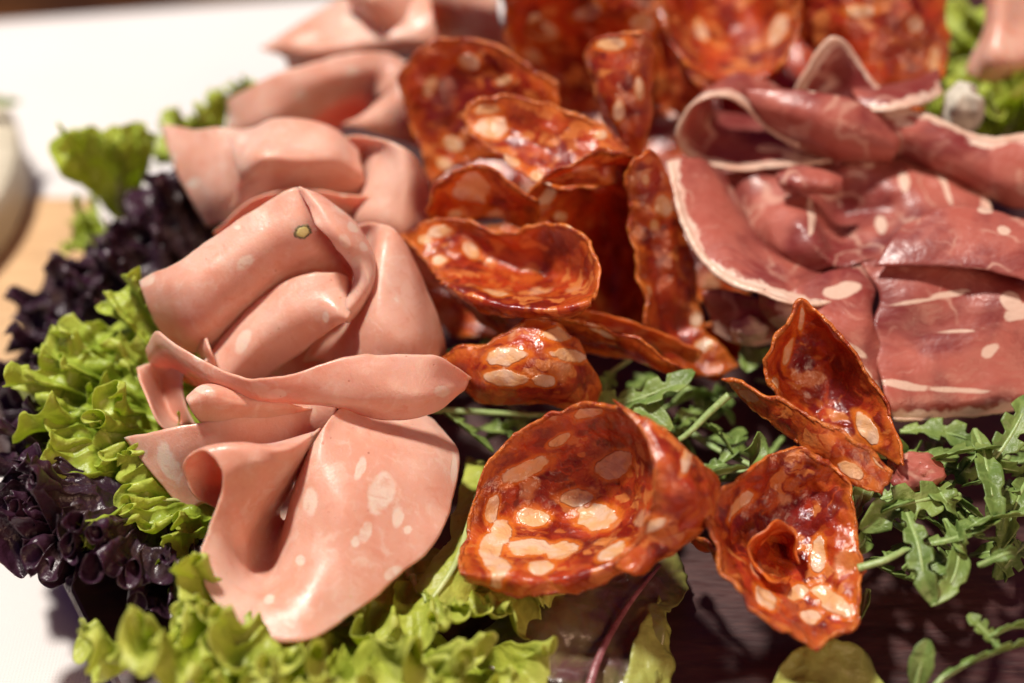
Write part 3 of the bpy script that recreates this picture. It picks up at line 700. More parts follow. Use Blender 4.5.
chor('flat chorizo slice lying above the slice with the square fat', [
    [[(460,116,5.5),(474,101,5.8),(510,95,6.0),(555,104,6.0),(595,124,5.8),(630,148,5.5)],
     [(466,128,5.3),(486,118,5.5),(520,118,5.6),(560,128,5.6),(597,146,5.5),(628,162,5.3)],
     [(474,140,5.3),(498,142,5.2),(530,146,5.2),(563,158,5.2),(594,170,5.2),(620,176,5.1)],
     [(482,150,5.4),(508,164,5.3),(535,178,5.25),(560,188,5.2),(584,190,5.15),(606,187,5.0)]]],
    29.0, fat=[(492,128,19,15),(510,162,16,6,30),(490,108,20,7),(540,185,14,5,20),(600,135,10,6)])
chor('blurred chorizo slice leaning against the mortadella at upper centre', [
    [[(400,78,5.4),(418,52,6.0),(450,38,6.3),(490,40,6.3),(525,60,6.0),(560,85,5.6)],
     [(404,108,4.8),(425,88,5.2),(458,75,5.4),(492,76,5.5),(525,92,5.4),(560,110,5.1)],
     [(418,142,4.1),(438,128,4.4),(464,118,4.6),(494,118,4.7),(525,128,4.6),(556,140,4.3)],
     [(432,180,3.4),(450,172,3.6),(472,162,3.8),(498,160,3.9),(524,165,3.8),(550,172,3.5)]]],
    30.0, fat=[(470,62,14,8,15),(430,85,7,16,25),(455,145,14,9,30),(445,165,12,7,30),(505,80,10,6)])
chor('blurred narrow chorizo tongue curling down at top centre', [
    [[(584,62,6.3),(592,42,6.8),(615,33,7.0),(642,36,6.9),(656,54,6.5)],
     [(597,95,5.7),(606,80,6.2),(622,76,6.3),(640,80,6.2),(652,92,5.8)],
     [(614,138,4.9),(619,130,5.3),(627,128,5.3),(638,130,5.2),(646,138,4.9)],
     [(625,178,4.1),(629,174,4.3),(633,174,4.3),(638,175,4.2),(642,178,4.1)]]],
    31.0, fat=[(612,45,20,9),(640,90,6,14),(618,110,6,14)])
chor('blurred chorizo slice in a dip behind the narrow tongue', [
    [[(500,-15,6.6),(530,-20,6.7),(570,-15,6.6),(615,-15,6.9),(665,-15,6.8)],
     [(505,25,5.6),(532,20,5.6),(572,20,5.6),(615,18,6.1),(660,20,6.1)],
     [(515,65,4.6),(540,62,4.4),(575,60,4.4),(615,55,4.8),(655,60,4.9)],
     [(530,120,3.4),(550,118,3.0),(580,120,2.9),(620,115,3.2),(660,120,3.4)]]],
    32.0, fat=[(545,30,18,10),(530,55,14,8),(640,25,14,12),(590,10,14,8)])
chor('blurred chorizo slice at the very top beside the mortadella waves', [
    [[(490,-30,6.4),(515,-30,6.6),(545,-30,6.2),(580,-30,6.0)],
     [(500,0,5.8),(525,-2,6.1),(550,0,5.9),(580,0,5.6)],
     [(512,30,5.2),(535,34,5.3),(555,34,5.1),(575,28,4.8)]]], 32.5, fat=[(530,15,12,10)])
chor('glossy U shaped chorizo slice catching a bright white highlight', [
    [[(655,-20,6.6),(690,-25,6.0),(735,-25,5.8),(775,-25,6.2),(805,-20,6.9)],
     [(664,15,6.0),(695,20,5.2),(735,22,5.0),(772,20,5.3),(800,15,6.2)],
     [(676,45,5.6),(702,52,4.9),(737,56,4.7),(770,50,5.0),(793,42,5.7)],
     [(690,68,5.3),(712,80,5.0),(738,85,4.9),(764,78,5.0),(785,64,5.4)],
     [(694,74,4.9),(714,89,4.6),(739,94,4.5),(765,87,4.6),(786,72,5.0)]]],
    33.0, fat=[(700,30,8,20,-15),(780,30,8,20,15)])
chor('blurred orange chorizo slice draped over the ham at the top right', [
    [[(790,-15,6.6),(825,-20,6.9),(865,-20,7.0),(905,-15,6.9),(945,-10,6.3)],
     [(795,20,5.9),(828,18,6.2),(866,18,6.3),(906,20,6.2),(948,28,5.8)],
     [(812,55,5.1),(838,58,5.4),(870,58,5.5),(906,58,5.4),(945,64,5.2)],
     [(835,85,4.7),(852,92,4.8),(878,94,4.9),(908,90,4.9),(936,88,4.9)]]],
    34.0, fat=[(935,60,9,20),(860,10,20,8),(915,25,10,10)])
chor('small ruffled chorizo slice lying low beneath the ham fold', [
    [[(672,330,1.9),(700,322,2.1),(728,326,2.0),(745,342,1.7)],[(676,350,1.5),(702,346,1.4),(726,350,1.3),(740,358,1.4)],[(684,370,1.5),(702,374,1.4),(720,374,1.4),(732,368,1.5)]]],
    35.0, fat=[(700,345,12,8,-20),(715,360,10,6)], fine=.06)
chor('blurred dark chorizo slice in the gap left of the ham loop', [
    [[(655,20,5.6),(672,40,5.2),(690,75,4.8),(705,105,4.4)],[(650,60,4.4),(665,80,4.1),(682,105,3.8),(695,125,3.5)],[(645,105,3.4),(658,118,3.1),(672,135,2.9),(685,150,2.8)]]], 36.0)

chor('low chorizo slice hidden under the bowl slice, only its dark edge showing', [
    [[(425,235,2.2),(460,228,2.4),(510,226,2.4),(560,232,2.3),(600,240,2.1)],
     [(420,270,1.8),(462,265,2.0),(512,264,2.1),(562,270,2.0),(610,280,1.8)],
     [(432,305,1.4),(470,308,1.5),(514,306,1.6),(560,308,1.6),(605,315,1.4)],
     [(450,335,1.0),(480,340,1.1),(518,338,1.2),(558,338,1.2),(595,342,1.1)]]], 37.0)
chor('low chorizo slice lying in the gap between the upright slice and the ham', [
    [[(620,120,3.3),(650,112,3.5),(690,112,3.5),(730,120,3.2)],
     [(630,170,2.7),(660,165,2.9),(700,168,2.9),(740,175,2.6)],
     [(640,230,2.0),(670,228,2.2),(708,230,2.2),(745,240,2.0)],
     [(655,300,1.4),(685,300,1.5),(718,300,1.5),(750,305,1.3)]]], 38.0)
chor('low chorizo slice glimpsed between the leaning slice and the flat one', [
    [[(520,60,3.8),(560,55,4.0),(600,60,4.0),(680,70,3.8)],
     [(500,110,3.2),(550,110,3.4),(605,112,3.4),(690,118,3.2)],
     [(440,170,2.7),(510,165,2.9),(590,170,2.9),(660,175,2.7)],
     [(430,220,2.1),(490,218,2.3),(560,222,2.3),(630,225,2.2)]]], 39.0)
chor('low chorizo slice in the shade behind the rolled ham loop at the top', [
    [[(600,-20,4.2),(680,-22,4.4),(760,-22,4.4),(850,-20,4.4),(930,-15,4.2)],
     [(610,30,3.8),(685,28,4.0),(765,28,4.0),(850,30,4.0),(930,34,3.8)],
     [(625,85,3.2),(695,84,3.3),(770,84,3.4),(850,86,3.4),(925,88,3.2)],
     [(640,135,2.6),(700,134,2.7),(775,134,2.8),(850,134,2.8),(920,134,2.6)]]], 39.5)
mort('low mortadella slice filling the space under the pistachio slice', [
    [[(250,330,1.9),(300,310,2.2),(350,300,2.4),(400,300,2.3),(440,320,1.9)],
     [(250,355,1.6),(300,345,1.9),(350,340,2.1),(400,345,2.0),(440,355,1.6)],
     [(255,385,1.3),(300,380,1.6),(350,378,1.7),(400,380,1.6),(435,385,1.3)]]], 61.0)
# ------------------------------------------------------------------ cured ham
ham('low ham slice filling the gap under the rolled ham loop', [
    ([[(690,120,3.0),(740,112,3.3),(800,110,3.5),(860,115,3.5)],
     [(700,165,2.7),(745,160,3.0),(800,158,3.1),(860,160,3.2)],
     [(715,215,2.3),(755,212,2.6),(805,210,2.7),(865,212,2.8)],
     [(730,262,1.9),(768,262,2.2),(812,262,2.3),(868,265,2.4)]], {'rs': ''})], 49.0)
ham('ham slice with a white fat edge sweeping down past the orange chorizo', [
    ([[(668,162,4.9),(676,205,4.5),(692,246,4.1),(720,276,3.95),(762,292,3.95),(800,304,3.85),(838,300,3.7)],
     [(682,158,4.9),(698,196,4.5),(716,230,4.2),(742,258,4.0),(776,274,3.8),(806,284,3.6),(838,284,3.5)],
     [(704,160,4.7),(722,190,4.3),(742,222,3.9),(764,246,3.6),(790,262,3.4),(814,270,3.3),(840,272,3.3)],
     [(722,172,4.2),(740,200,3.8),(756,228,3.4),(775,250,3.1),(798,262,3.0),(820,268,3.0),(842,266,3.1)]], {'rs': 'T'}),
    ([[(758,296,3.6),(795,288,3.75),(830,272,3.8),(862,266,3.8),(884,262,3.7)],
     [(765,315,3.1),(800,322,3.4),(834,325,3.5),(862,325,3.45),(871,322,3.3)],
     [(790,335,2.6),(820,345,2.9),(846,356,3.0),(866,362,2.95),(884,362,2.8)],
     [(835,362,2.2),(850,374,2.4),(862,384,2.5),(872,392,2.5),(880,396,2.4)]], {'rs': 'B'})],
    40.0, fat=[(775,296,44,10,8),(840,292,24,9,-15),(862,372,18,6,50),(850,345,26,4,35),(800,312,20,5,15),(780,325,14,10)], rw=.2, wob=.03)
ham('dangling lower corner of ham with a violet sheen above the rocket', [
    ([[(700,292,3.0),(722,288,3.1),(745,296,3.1),(768,305,3.1)],[(708,312,2.5),(728,315,2.6),(750,322,2.6),(775,328,2.5)],[(716,330,2.1),(738,342,2.1),(762,344,2.1),(785,340,2.0)]], {})],
    41.0, sides='B', rw=.25)
ham('rolled loop of ham with a white rim, open towards the left', [
    ([[(835,158,4.4),(780,166,4.3),(728,169,4.2),(692,160,4.3),(676,136,4.9),(688,108,5.5),(716,97,5.75),(746,108,5.4),(770,130,4.9),(800,146,4.7)],
     [(835,135,4.3),(785,140,4.2),(735,143,4.1),(702,138,4.2),(692,118,4.8),(702,94,5.4),(726,84,5.6),(755,92,5.4),(782,110,5.0),(810,125,4.8)],
     [(838,112,4.2),(790,115,4.1),(745,116,4.1),(716,112,4.3),(708,98,4.8),(716,80,5.3),(738,72,5.5),(766,80,5.3),(794,95,5.0),(820,105,4.8)]], {'rs': 'T'}),
    ([[(745,90,5.7),(785,88,5.9),(828,92,5.9),(865,105,5.6),(900,130,5.0)],
     [(752,108,5.4),(790,112,5.6),(830,118,5.6),(866,130,5.3),(896,146,4.8)],
     [(766,130,4.9),(798,136,5.0),(834,144,5.0),(868,150,4.8),(892,156,4.5)],
     [(790,150,4.3),(815,155,4.3),(840,160,4.3),(868,162,4.2),(890,164,4.1)]], {'rs': ''})],
    42.0, sides='T', rw=.18, fat=[(795,148,12,6,20),(770,150,16,5),(812,92,6,3)], wob=.04)
ham('blurred ham slice folded to a pale peak under the orange chorizo', [
    ([[(790,98,5.2),(800,80,5.7),(815,52,6.3),(832,36,6.6),(850,50,6.2),(870,78,5.7),(890,100,5.4)],
     [(805,112,5.0),(818,95,5.3),(832,78,5.6),(846,70,5.8),(862,82,5.6),(880,98,5.4),(898,112,5.2)],
     [(830,125,4.8),(842,115,5.0),(855,108,5.1),(868,108,5.1),(882,114,5.1),(895,120,5.1),(908,126,5.0)]], {'rs': 'T'}),
    ([[(850,88,5.4),(880,88,5.5),(912,78,5.5),(940,66,5.4)],[(856,100,5.5),(884,100,5.6),(914,92,5.6),(942,82,5.4)],[(868,112,5.4),(890,113,5.5),(918,105,5.5),(945,92,5.3)]], {'rs': 'B'})],
    43.0, rw=.2)
ham('long blurred ham slice running off the right edge below the green leaves', [
    ([[(850,108,5.2),(885,108,5.3),(920,116,5.2),(955,132,5.0),(990,136,5.1),(1050,130,5.2)],
     [(860,128,5.0),(895,130,5.1),(930,138,5.0),(962,150,4.9),(995,155,4.9),(1050,152,5.0)],
     [(872,148,4.6),(905,152,4.6),(938,160,4.6),(968,172,4.5),(1000,180,4.5),(1050,182,4.5)],
     [(890,162,4.0),(918,168,4.0),(948,178,4.0),(975,192,3.9),(1005,204,3.9),(1050,210,3.9)]], {'rs': 'T'})],
    44.0, rw=.16, fat=[(985,145,20,6),(905,125,12,5)])
ham('crumpled ham slice bunched up in the centre of the ham pile', [
    ([[(722,172,3.94),(760,166,4.06),(800,164,4.12),(845,158,4.18),(890,154,4.18),(935,160,4.06),(975,180,3.88)],
     [(728,190,3.70),(758,186,4.00),(800,180,4.12),(845,172,4.24),(890,168,4.24),(935,176,4.12),(985,198,3.88)],
     [(736,212,3.46),(762,205,3.94),(800,202,4.06),(840,195,3.76),(890,190,4.06),(935,198,4.06),(990,214,3.82)],
     [(748,238,3.22),(775,228,3.88),(806,222,4.18),(840,218,3.40),(885,212,3.70),(930,215,4.00),(990,228,3.82)],
     [(766,256,3.04),(790,252,3.70),(816,245,4.00),(842,242,3.58),(880,236,3.76),(925,236,3.88),(985,245,3.76)],
     [(785,272,2.86),(806,274,3.28),(830,268,3.64),(855,266,3.70),(885,260,3.70),(925,258,3.70),(980,262,3.64)]], {'rs': 'R'})],
    45.0, sides='R', fat=[(945,185,4,26,-12),(972,190,20,5,45),(880,225,6,12,20),(812,215,5,24,10),(868,165,10,5),(905,180,6,14)], wob=.06, wf=1.4, fine=.015)
ham('small orange tinted ham scrap lying on the crumpled slice', [
    ([[(775,172,4.7),(800,166,4.8),(825,168,4.8),(845,176,4.7)],[(780,184,4.6),(802,182,4.8),(825,184,4.8),(842,188,4.6)],[(790,194,4.3),(805,196,4.5),(822,195,4.5),(836,194,4.4)]], {'rs': ''})],
    46.0, wob=.06, fine=.04)
ham('broad ham slice lying flat at the right with a pale lower fat edge', [
    ([[(862,264,3.9),(905,252,4.05),(950,250,4.1),(1000,258,4.05),(1050,270,3.9)],
     [(880,300,3.5),(912,294,3.75),(960,290,3.7),(1005,296,3.8),(1050,305,3.7)],
     [(868,340,3.05),(918,334,3.1),(966,330,3.25),(1010,334,3.3),(1050,342,3.2)],
     [(880,375,2.75),(922,374,2.75),(970,372,2.75),(1014,370,2.75),(1050,374,2.7)],
     [(886,402,2.45),(926,404,2.35),(974,402,2.35),(1016,396,2.4),(1050,390,2.4)],
     [(892,418,2.1),(930,419,2.0),(976,416,2.0),(1018,408,2.1),(1050,400,2.1)]], {'rs': 'B'})],
    47.0, fat=[(950,392,60,3,4),(915,300,30,3,-10),(960,330,28,2,-5),(990,352,14,7,-35),(1012,300,12,12),(1020,312,18,10,-20),(905,385,30,5,10),(950,295,26,4,-8)], rw=.36, wob=.05, wf=.9)
ham('upper right ham flap folded over the broad flat slice', [
    ([[(905,226,4.35),(940,210,4.6),(980,208,4.6),(1015,216,4.5),(1050,226,4.4)],
     [(890,246,4.25),(930,238,4.5),(975,236,4.55),(1012,242,4.5),(1050,250,4.4)],
     [(874,268,4.0),(920,266,4.2),(968,268,4.3),(1010,278,4.2),(1050,292,4.1)]], {'rs': ''})],
    48.0, rw=.07, fat=[(1005,232,8,6),(985,212,10,5)], wob=.05)

# ------------------------------------------------------------------ leaves
def frill_leaf(name, label, cat, group, base, tip, side, mat, length=None, spread=1.0, amp=.5, freq=9, seed=0, curl=.0, n=(90, 760), rib=True, teeth=.10, wid=1.0, crumple=1.0):
    """a ruffled lettuce leaf; base, tip, side are world points (cm): the leaf lies in the plane they span"""
    base, tip, side = map(np.array, (base, tip, side))
    D = tip-base; L = np.linalg.norm(D); D /= L; Wd = side-base; Wd = norm(Wd-D*(Wd@D)); Nn = np.cross(D, Wd)
    if Nn[2] < 0: Nn = -Nn
    s = np.linspace(.06, 1, n[0])[:, None]; th = np.linspace(-1, 1, n[1])[None, :]*spread
    one = np.ones_like(s*th)
    so = seed*5.3
    a = th*one; r = s*one
    q = np.stack([a*2.0*one, r*1.3, one*so], -1)
    Rr = L*r*(1 + .14*fbm(np.stack([a*3, 0*a, so+0*a], -1), 3)*r)
    w = np.clip((r-.25)/.75, 0, 1)**1.5
    K = 3.3
    ph = K*freq*a + 2.4*fbm(np.stack([a*4.0, r*1.5, so+1+0*a], -1), 2)
    ph2 = K*freq*2.3*a + 3.0*fbm(np.stack([a*7, r*2.5, so+2+0*a], -1), 2)
    ph3 = freq*.9*a + 1.5*fbm(np.stack([a*3, r*1, so+3+0*a], -1), 2)
    va = .8 + .6*fbm(np.stack([a*5, r*2, so+6+0*a], -1), 2)
    f = w*amp*(.72*np.sin(ph)*va + .50*np.sin(ph2)*r**4 + 1.0*np.sin(ph3))
    g = w*amp*(.60*np.cos(ph+.5)*va + .42*np.cos(ph2)*r**4 + .35*np.cos(ph3))
    h = w*amp*(.55*np.sin(ph*.5+1.3)*va + .4*fbm(q*3+7, 3))
    tooth = teeth*r**8*(fbm(np.stack([a*26, 0*a, so+0*a], -1), 3))
    Rr = Rr + tooth*2 + h
    X = np.cos(a)*Rr; Y = np.sin(a)*Rr*wid
    G = base + D*X[..., None] + Wd*Y[..., None]
    Tg = (-np.sin(a))[..., None]*D + (np.cos(a))[..., None]*Wd
    up = f + .30*L*curl*r**2 + r*((.24*(1-2*np.abs(fbm(G*1.3+so, 2)))) + .10*fbm(G*3.1+so, 2))*crumple + .12*(np.abs(np.sin(a*6))*r*(1-r)*2)
    G = G + Nn*up[..., None] + Tg*g[..., None]
    ed = (1-r)*L
    gg = dict(G=G, N=gnormals(G), ed=ed)
    V, F, A, E = solid(gg, .015, taper=.5)
    org = np.array([base[0], base[1], V[:, 2].min()])
    rt = root(name, org, label, cat, group)
    mesh('leaf_blade', V, F, mat, org, {'pos': A, 'edge': E, 'fat': np.full(len(V), -1.0)}, rt)
    if rib:
        c = n[1]//2; line = G[:int(n[0]*.75), c] + Nn*.03
        tube('midrib', line, np.linspace(.16, .03, len(line)), rib if not isinstance(rib, bool) else M_RIBG, org, rt)
    return rt
def tube(name, line, rad, mat, org, parent=None, k=10, flat=.7):
    line = np.asarray(line, float); n = len(line); rad = np.broadcast_to(rad, (n,))
    T = norm(np.gradient(line, axis=0)); u = norm(np.cross(T, [0.03, .02, 1.0])); v = np.cross(T, u)
    th = np.linspace(0, 2*math.pi, k, endpoint=False)
    V = line[:, None]+rad[:, None, None]*(np.cos(th)[None, :, None]*u[:, None]+np.sin(th)[None, :, None]*v[:, None]*flat)
    V = V.reshape(-1, 3); F = []
    for i in range(n-1):
        for j in range(k): F.append([i*k+j, i*k+(j+1) % k, (i+1)*k+(j+1) % k, (i+1)*k+j])
    F.append(list(range(k))[::-1]); F.append(list(range((n-1)*k, n*k)))
    return mesh(name, V, F, mat, org, None, parent)
M_RIBG = m_plain('pale_rib', (.34, .42, .12), (.44, .50, .20), 500, .4)
M_RIBD = m_plain('purple_rib', (.16, .05, .05), (.28, .11, .12), 500, .35)
G_L = 'frilly lettuce leaves tucked round the meat'
def leaf(label, b, t, s, mat=None, kind='lettuce_leaf', rib=True, **k):
    return frill_leaf(kind, label, 'lettuce', G_L, P(*b), P(*t), P(*s), mat or M_GREEN, rib=rib, **k)

# left, bright green
leaf('bright green frilly lettuce leaf left of the mortadella', (215,440,.7), (38,392,2.0), (150,320,2.6), spread=1.25, amp=.42, freq=9, seed=1, wid=.85, curl=.3)
leaf('lower tier of bright green lettuce just above the purple frills', (225,455,.9), (28,432,2.1), (130,540,1.3), spread=.95, amp=.40, freq=10, seed=2, curl=.3)
leaf('pale rounded green lettuce lobe at the foot of the small curled mortadella', (200,440,1.1), (85,390,2.5), (150,470,1.6), spread=.8, amp=.36, freq=9, seed=22, curl=.3)
leaf('small green lettuce frill between the purple lettuce and the front slice', (260,505,.7), (140,508,1.9), (190,590,1.2), spread=.8, amp=.30, freq=9, seed=3, curl=.2)
# front, yellow green, out of focus
leaf('yellow green lettuce leaf below the large front mortadella slice', (275,650,.2), (245,698,2.8), (400,690,1.6), M_YEL, spread=1.1, amp=.40, freq=9, seed=4, curl=.25)
leaf('yellow green frilly lettuce leaf between front mortadella and largest chorizo', (400,540,.1), (425,645,1.6), (560,620,1.0), M_YEL, spread=.85, amp=.30, freq=9, seed=5, curl=.3, wid=.8)
leaf('blurred lettuce frill at the very bottom left of centre', (375,615,.1), (350,700,2.3), (480,700,1.5), M_YEL, spread=.95, amp=.42, freq=9, seed=6, curl=.3)
leaf('blurred lettuce frill filling the bottom left corner of the board', (300,625,.2), (225,668,2.0), (260,715,1.6), M_YEL, spread=.7, amp=.38, freq=9, seed=23, curl=.2)
# back green leaves
leaf('green lettuce leaf standing against the white cloth at upper left', (128,235,.8), (104,122,3.9), (150,150,3.0), wid=.62, spread=.62, amp=.34, freq=8, seed=7, curl=.1)
leaf('low green lettuce leaf at the left of the dark purple one', (130,270,-.1), (70,222,.8), (60,160,1.2), spread=.5, amp=.30, freq=7, seed=8)
leaf('small blurred green leaf tip behind the pointed mortadella corner', (215,170,1.8), (175,112,3.2), (215,100,3.4), spread=.8, amp=.22, freq=6, seed=9, n=(50, 160))
leaf('small blurred green leaf tip beside the far mortadella roll', (260,125,2.2), (222,86,3.4), (250,76,3.8), spread=.8, amp=.2, freq=6, seed=10, n=(50, 160))
leaf('blurred green lettuce leaf at the right edge behind the long ham', (1010,160,2.0), (975,75,4.0), (1040,60,4.0), spread=1.3, amp=.35, freq=8, seed=11, n=(60, 220))
leaf('blurred green lettuce frill at the top right corner', (1040,90,3.0), (960,20,4.6), (1000,-10,5.2), spread=1.0, amp=.35, freq=8, seed=12, n=(60, 200))
leaf('blurred bright green curl right of the pale blurred scrap', (1000,150,3.0), (1015,100,4.6), (1050,110,4.6), spread=1.3, amp=.35, freq=8, seed=13, n=(60, 200))
# dark purple
leaf('dark purple lettuce leaf behind the left tip of the pistachio slice', (210,300,.6), (110,215,2.4), (180,180,3.0), M_DARK, rib=M_RIBD, spread=1.1, amp=.42, freq=9, seed=14, curl=.2)
leaf('dark purple frilly lettuce leaf reaching out to the left edge', (205,370,.4), (30,320,.9), (90,250,1.4), M_DARK, rib=M_RIBD, spread=.85, amp=.48, freq=10, seed=15, curl=.2)
leaf('dark purple lettuce frill above the bright green lettuce', (200,360,.8), (60,290,1.8), (140,240,2.2), M_DARK, rib=M_RIBD, spread=.8, amp=.42, freq=9, seed=16, curl=.3)
leaf('dark purple lettuce leaf hanging over the front left board edge', (170,500,.8), (68,575,1.6), (160,600,1.4), M_DARK, rib=M_RIBD, teeth=.12, spread=.95, amp=.42, freq=10, seed=17, curl=.25)
leaf('dark purple lettuce frill on the left edge over the white cloth', (165,495,1.0), (-12,490,1.7), (60,590,1.6), M_DARK, rib=M_RIBD, teeth=.12, spread=1.0, amp=.40, freq=9, seed=18, curl=.3)
leaf('purple black lettuce ruffle at the centre of the lower left cluster', (165,505,1.2), (50,540,2.5), (110,600,2.2), M_DARK, rib=M_RIBD, teeth=.12, spread=.9, amp=.36, freq=10, seed=24, curl=.3)

def blade(name, label, rows, mat, seed, group=None, ribpts=None, ribmat=None, cat='lettuce', res=.07, ribr=.09, **k):
    g = sheet_grid(rows, res=res, seed=seed, **dict(dict(wob=.10, wf=1.0, rag=.10, fine=.05), **k))
    V, F, A, E = solid(g, .04)
    org = np.array([V[:, 0].mean(), V[:, 1].mean(), V[:, 2].min()])
    rt = root(name, org, label, cat, group)
    mesh('leaf_blade', V, F, mat, org, {'pos': A, 'edge': E, 'fat': np.full(len(V), -1.0)}, rt)
    if ribpts:
        C = np.array([P(*q) for q in ribpts]); L = hermite(C, knots(C), 40)
        tube('midrib', L, np.linspace(ribr, ribr*.4, 40), ribmat, org, rt)
    return rt
blade('lettuce_leaf', 'flat bronze and purple lettuce leaf below the largest chorizo', [
    [(455,690,.5),(490,610,.9),(540,560,.9),(600,545,.8),(660,540,.7)],
    [(490,700,.6),(530,640,1.0),(575,600,.9),(625,578,.8),(680,560,.6)],
    [(560,710,.6),(590,660,.8),(620,630,.7),(650,605,.7),(690,580,.5)],
    [(640,720,.6),(650,680,.9),(662,640,.9),(672,610,.8),(692,590,.5)]], M_BROWN, 50, G_L,
    [(585,700,.8),(600,655,.95),(625,610,.95),(660,565,.8)], M_RIBD, wob=.16)
blade('lettuce_leaf', 'yellow edged dark lettuce strip lying on the bare board', [
    [(620,700,.7),(636,650,1.1),(652,612,1.1),(668,590,.9)],
    [(650,710,.6),(660,660,.8),(664,625,.9),(672,598,.8)],
    [(668,715,.5),(672,665,.6),(672,630,.7),(676,602,.7)]], M_PALEG, 51, G_L)
blade('lettuce_leaf', 'pale yellow leaf scrap cut off by the bottom edge', [
    [(760,700,.9),(785,662,1.1),(820,645,1.2),(860,648,1.1),(890,690,.8)],
    [(750,740,.6),(785,700,.9),(822,690,1.2),(858,700,.8),(890,730,.6)]], M_PALEG, 52, G_L)

blade('lettuce_leaf', 'pale veined lettuce leaf rising between front mortadella and largest chorizo', [
    [(468,455,.6),(462,480,1.1),(452,515,1.5),(440,550,1.6),(415,585,1.5)],
    [(485,462,.6),(480,495,1.2),(470,530,1.6),(458,565,1.7),(435,600,1.6)],
    [(500,480,.4),(495,515,.9),(488,548,1.2),(478,580,1.3),(460,612,1.3)]], M_YEL, 53, G_L,
    [(483,466,.75),(478,495,1.3),(468,530,1.7),(455,565,1.8),(432,600,1.7)], M_RIBG, ribr=.12, wob=.12)
G_A = 'rocket leaves scattered between the slices'
def rocket(label, pts, w, seed, stem=None, lobes=3, depth=.55, mat=None):
    """a rocket leaf: midline through pts (px, py, z), lobed blade, stem as a part"""
    r_ = np.random.default_rng(int(seed*10))
    C = np.array([P(*q) for q in pts]); nu = 60; L = hermite(C, knots(C), nu)
    T = norm(np.gradient(L, axis=0)); sd = norm(np.cross(T, [0.0, .25, 1.0])); Nn = np.cross(sd, T)
    t = np.linspace(0, 1, nu)
    base = np.sin(np.pi*np.clip(t*.92+.06, 0, 1)**.8)**.75*(.55+.45*t)
    tw = r_.uniform(-.7, .7) + 1.0*t*r_.uniform(-1, 1)
    rows = []
    for sgn in (-1, 1):
        ph = r_.uniform(0, .12)
        lob = 1 - depth*(t < .72)*np.clip(np.cos(2*np.pi*lobes*(t/.72+ph))*1.3, 0, 1)
        rows.append(np.maximum(w*base*lob, .03))
    V = []
    m = 13
    for i in range(nu):
        line = []
        for j in range(m):
            x = (j/(m-1)*2-1); wd = rows[0][i] if x < 0 else rows[1][i]
            s2 = sd[i]*math.cos(tw[i])+Nn[i]*math.sin(tw[i]); n2 = Nn[i]*math.cos(tw[i])-sd[i]*math.sin(tw[i])
            off = abs(x)**1.2*wd*.35
            fwd = T[i]*abs(x)*wd*.35
            line.append(L[i]+s2*x*wd+n2*off+fwd)
        V.append(line)
    G = np.array(V); G = G + (.035*fbm(G*2.2+seed, 2))[..., None]*Nn[:, None]
    g = dict(G=G, N=gnormals(G), ed=np.broadcast_to(np.linspace(1, 0, m)[None]*0+.6, (nu, m)).copy())
    v, f, A, E = solid(g, .03)
    org = np.array([L[0][0], L[0][1], min(v[:, 2].min(), L[:, 2].min())])
    rt = root('rocket_leaf', org, label, 'rocket leaf', G_A)
    mesh('leaf_blade', v, f, mat or M_ARU, org, {'pos': A, 'edge': E, 'fat': np.full(len(v), -1.0)}, rt)
    sp = (stem or []) + [tuple(q) for q in []]
    if stem:
        Cs = np.array([P(*q) for q in stem]); Ls = hermite(Cs, knots(Cs), 30)
        line = np.concatenate([Ls, L[1:40]+Nn[1:40]*.01]); rad = np.concatenate([np.linspace(.085, .06, 30), np.linspace(.058, .02, 39)])
    else:
        line = L[:44]+Nn[:44]*.01; rad = np.linspace(.06, .02, 44)
    tube('stem', line, rad, M_STEM, org, rt)
    return rt
rocket('rocket leaf with a thick cut stem pointing up in the centre gap', [(640,455,1.6),(622,462,1.5),(600,455,1.4)], .3, 1, stem=[(729,395,2.9),(710,412,2.6),(685,436,2.2),(660,450,1.8)])
rocket('curled rocket leaf right beside the tip of the long chorizo', [(588,412,1.9),(620,405,2.3),(650,395,2.6),(680,382,2.8),(694,372,2.9)], .42, 2, stem=[(560,420,1.2),(575,416,1.6)])
rocket('broad rocket leaf tucked above the largest chorizo slice', [(560,415,1.8),(600,405,2.2),(640,410,2.4),(672,430,2.4)], .45, 3)
rocket('narrow rocket leaf with its stem bent under the cone slice', [(612,372,1.8),(605,388,1.8),(595,405,1.7)], .3, 4, stem=[(640,350,2.0),(626,362,1.9)])
rocket('rocket leaf hanging below the thick cut stem', [(690,420,1.6),(715,432,1.8),(732,452,1.9)], .42, 5)
rocket('oval rocket leaf standing alone over the dark gap', [(752,470,1.9),(756,452,2.3),(758,432,2.6)], .34, 6, lobes=1, depth=.1)
rocket('rocket leaf pair lobe beneath the ham corner, left half', [(745,345,1.8),(750,358,1.9),(746,372,1.9)], .34, 7, lobes=1, depth=.15)
rocket('rocket leaf at the foot of the tall point, right half', [(772,350,1.8),(762,358,1.9),(752,368,1.9)], .26, 8, lobes=1, depth=.1)
rocket('thin rocket stem and leaf crossing the dark central gap', [(700,470,1.2),(720,462,1.4),(740,455,1.5)], .2, 9, stem=[(680,425,1.4),(715,448,1.5),(755,468,1.7),(760,472,1.7)])
rocket('grey green rocket leaf lying on the rim of the cupped slice', [(700,478,3.2),(722,474,3.4),(746,468,3.5)], .32, 10, lobes=1, depth=.2)
rocket('dark rocket leaf under the long mortadella band', [(435,405,1.6),(460,425,1.7),(492,452,1.6)], .4, 11, mat=M_ARU)
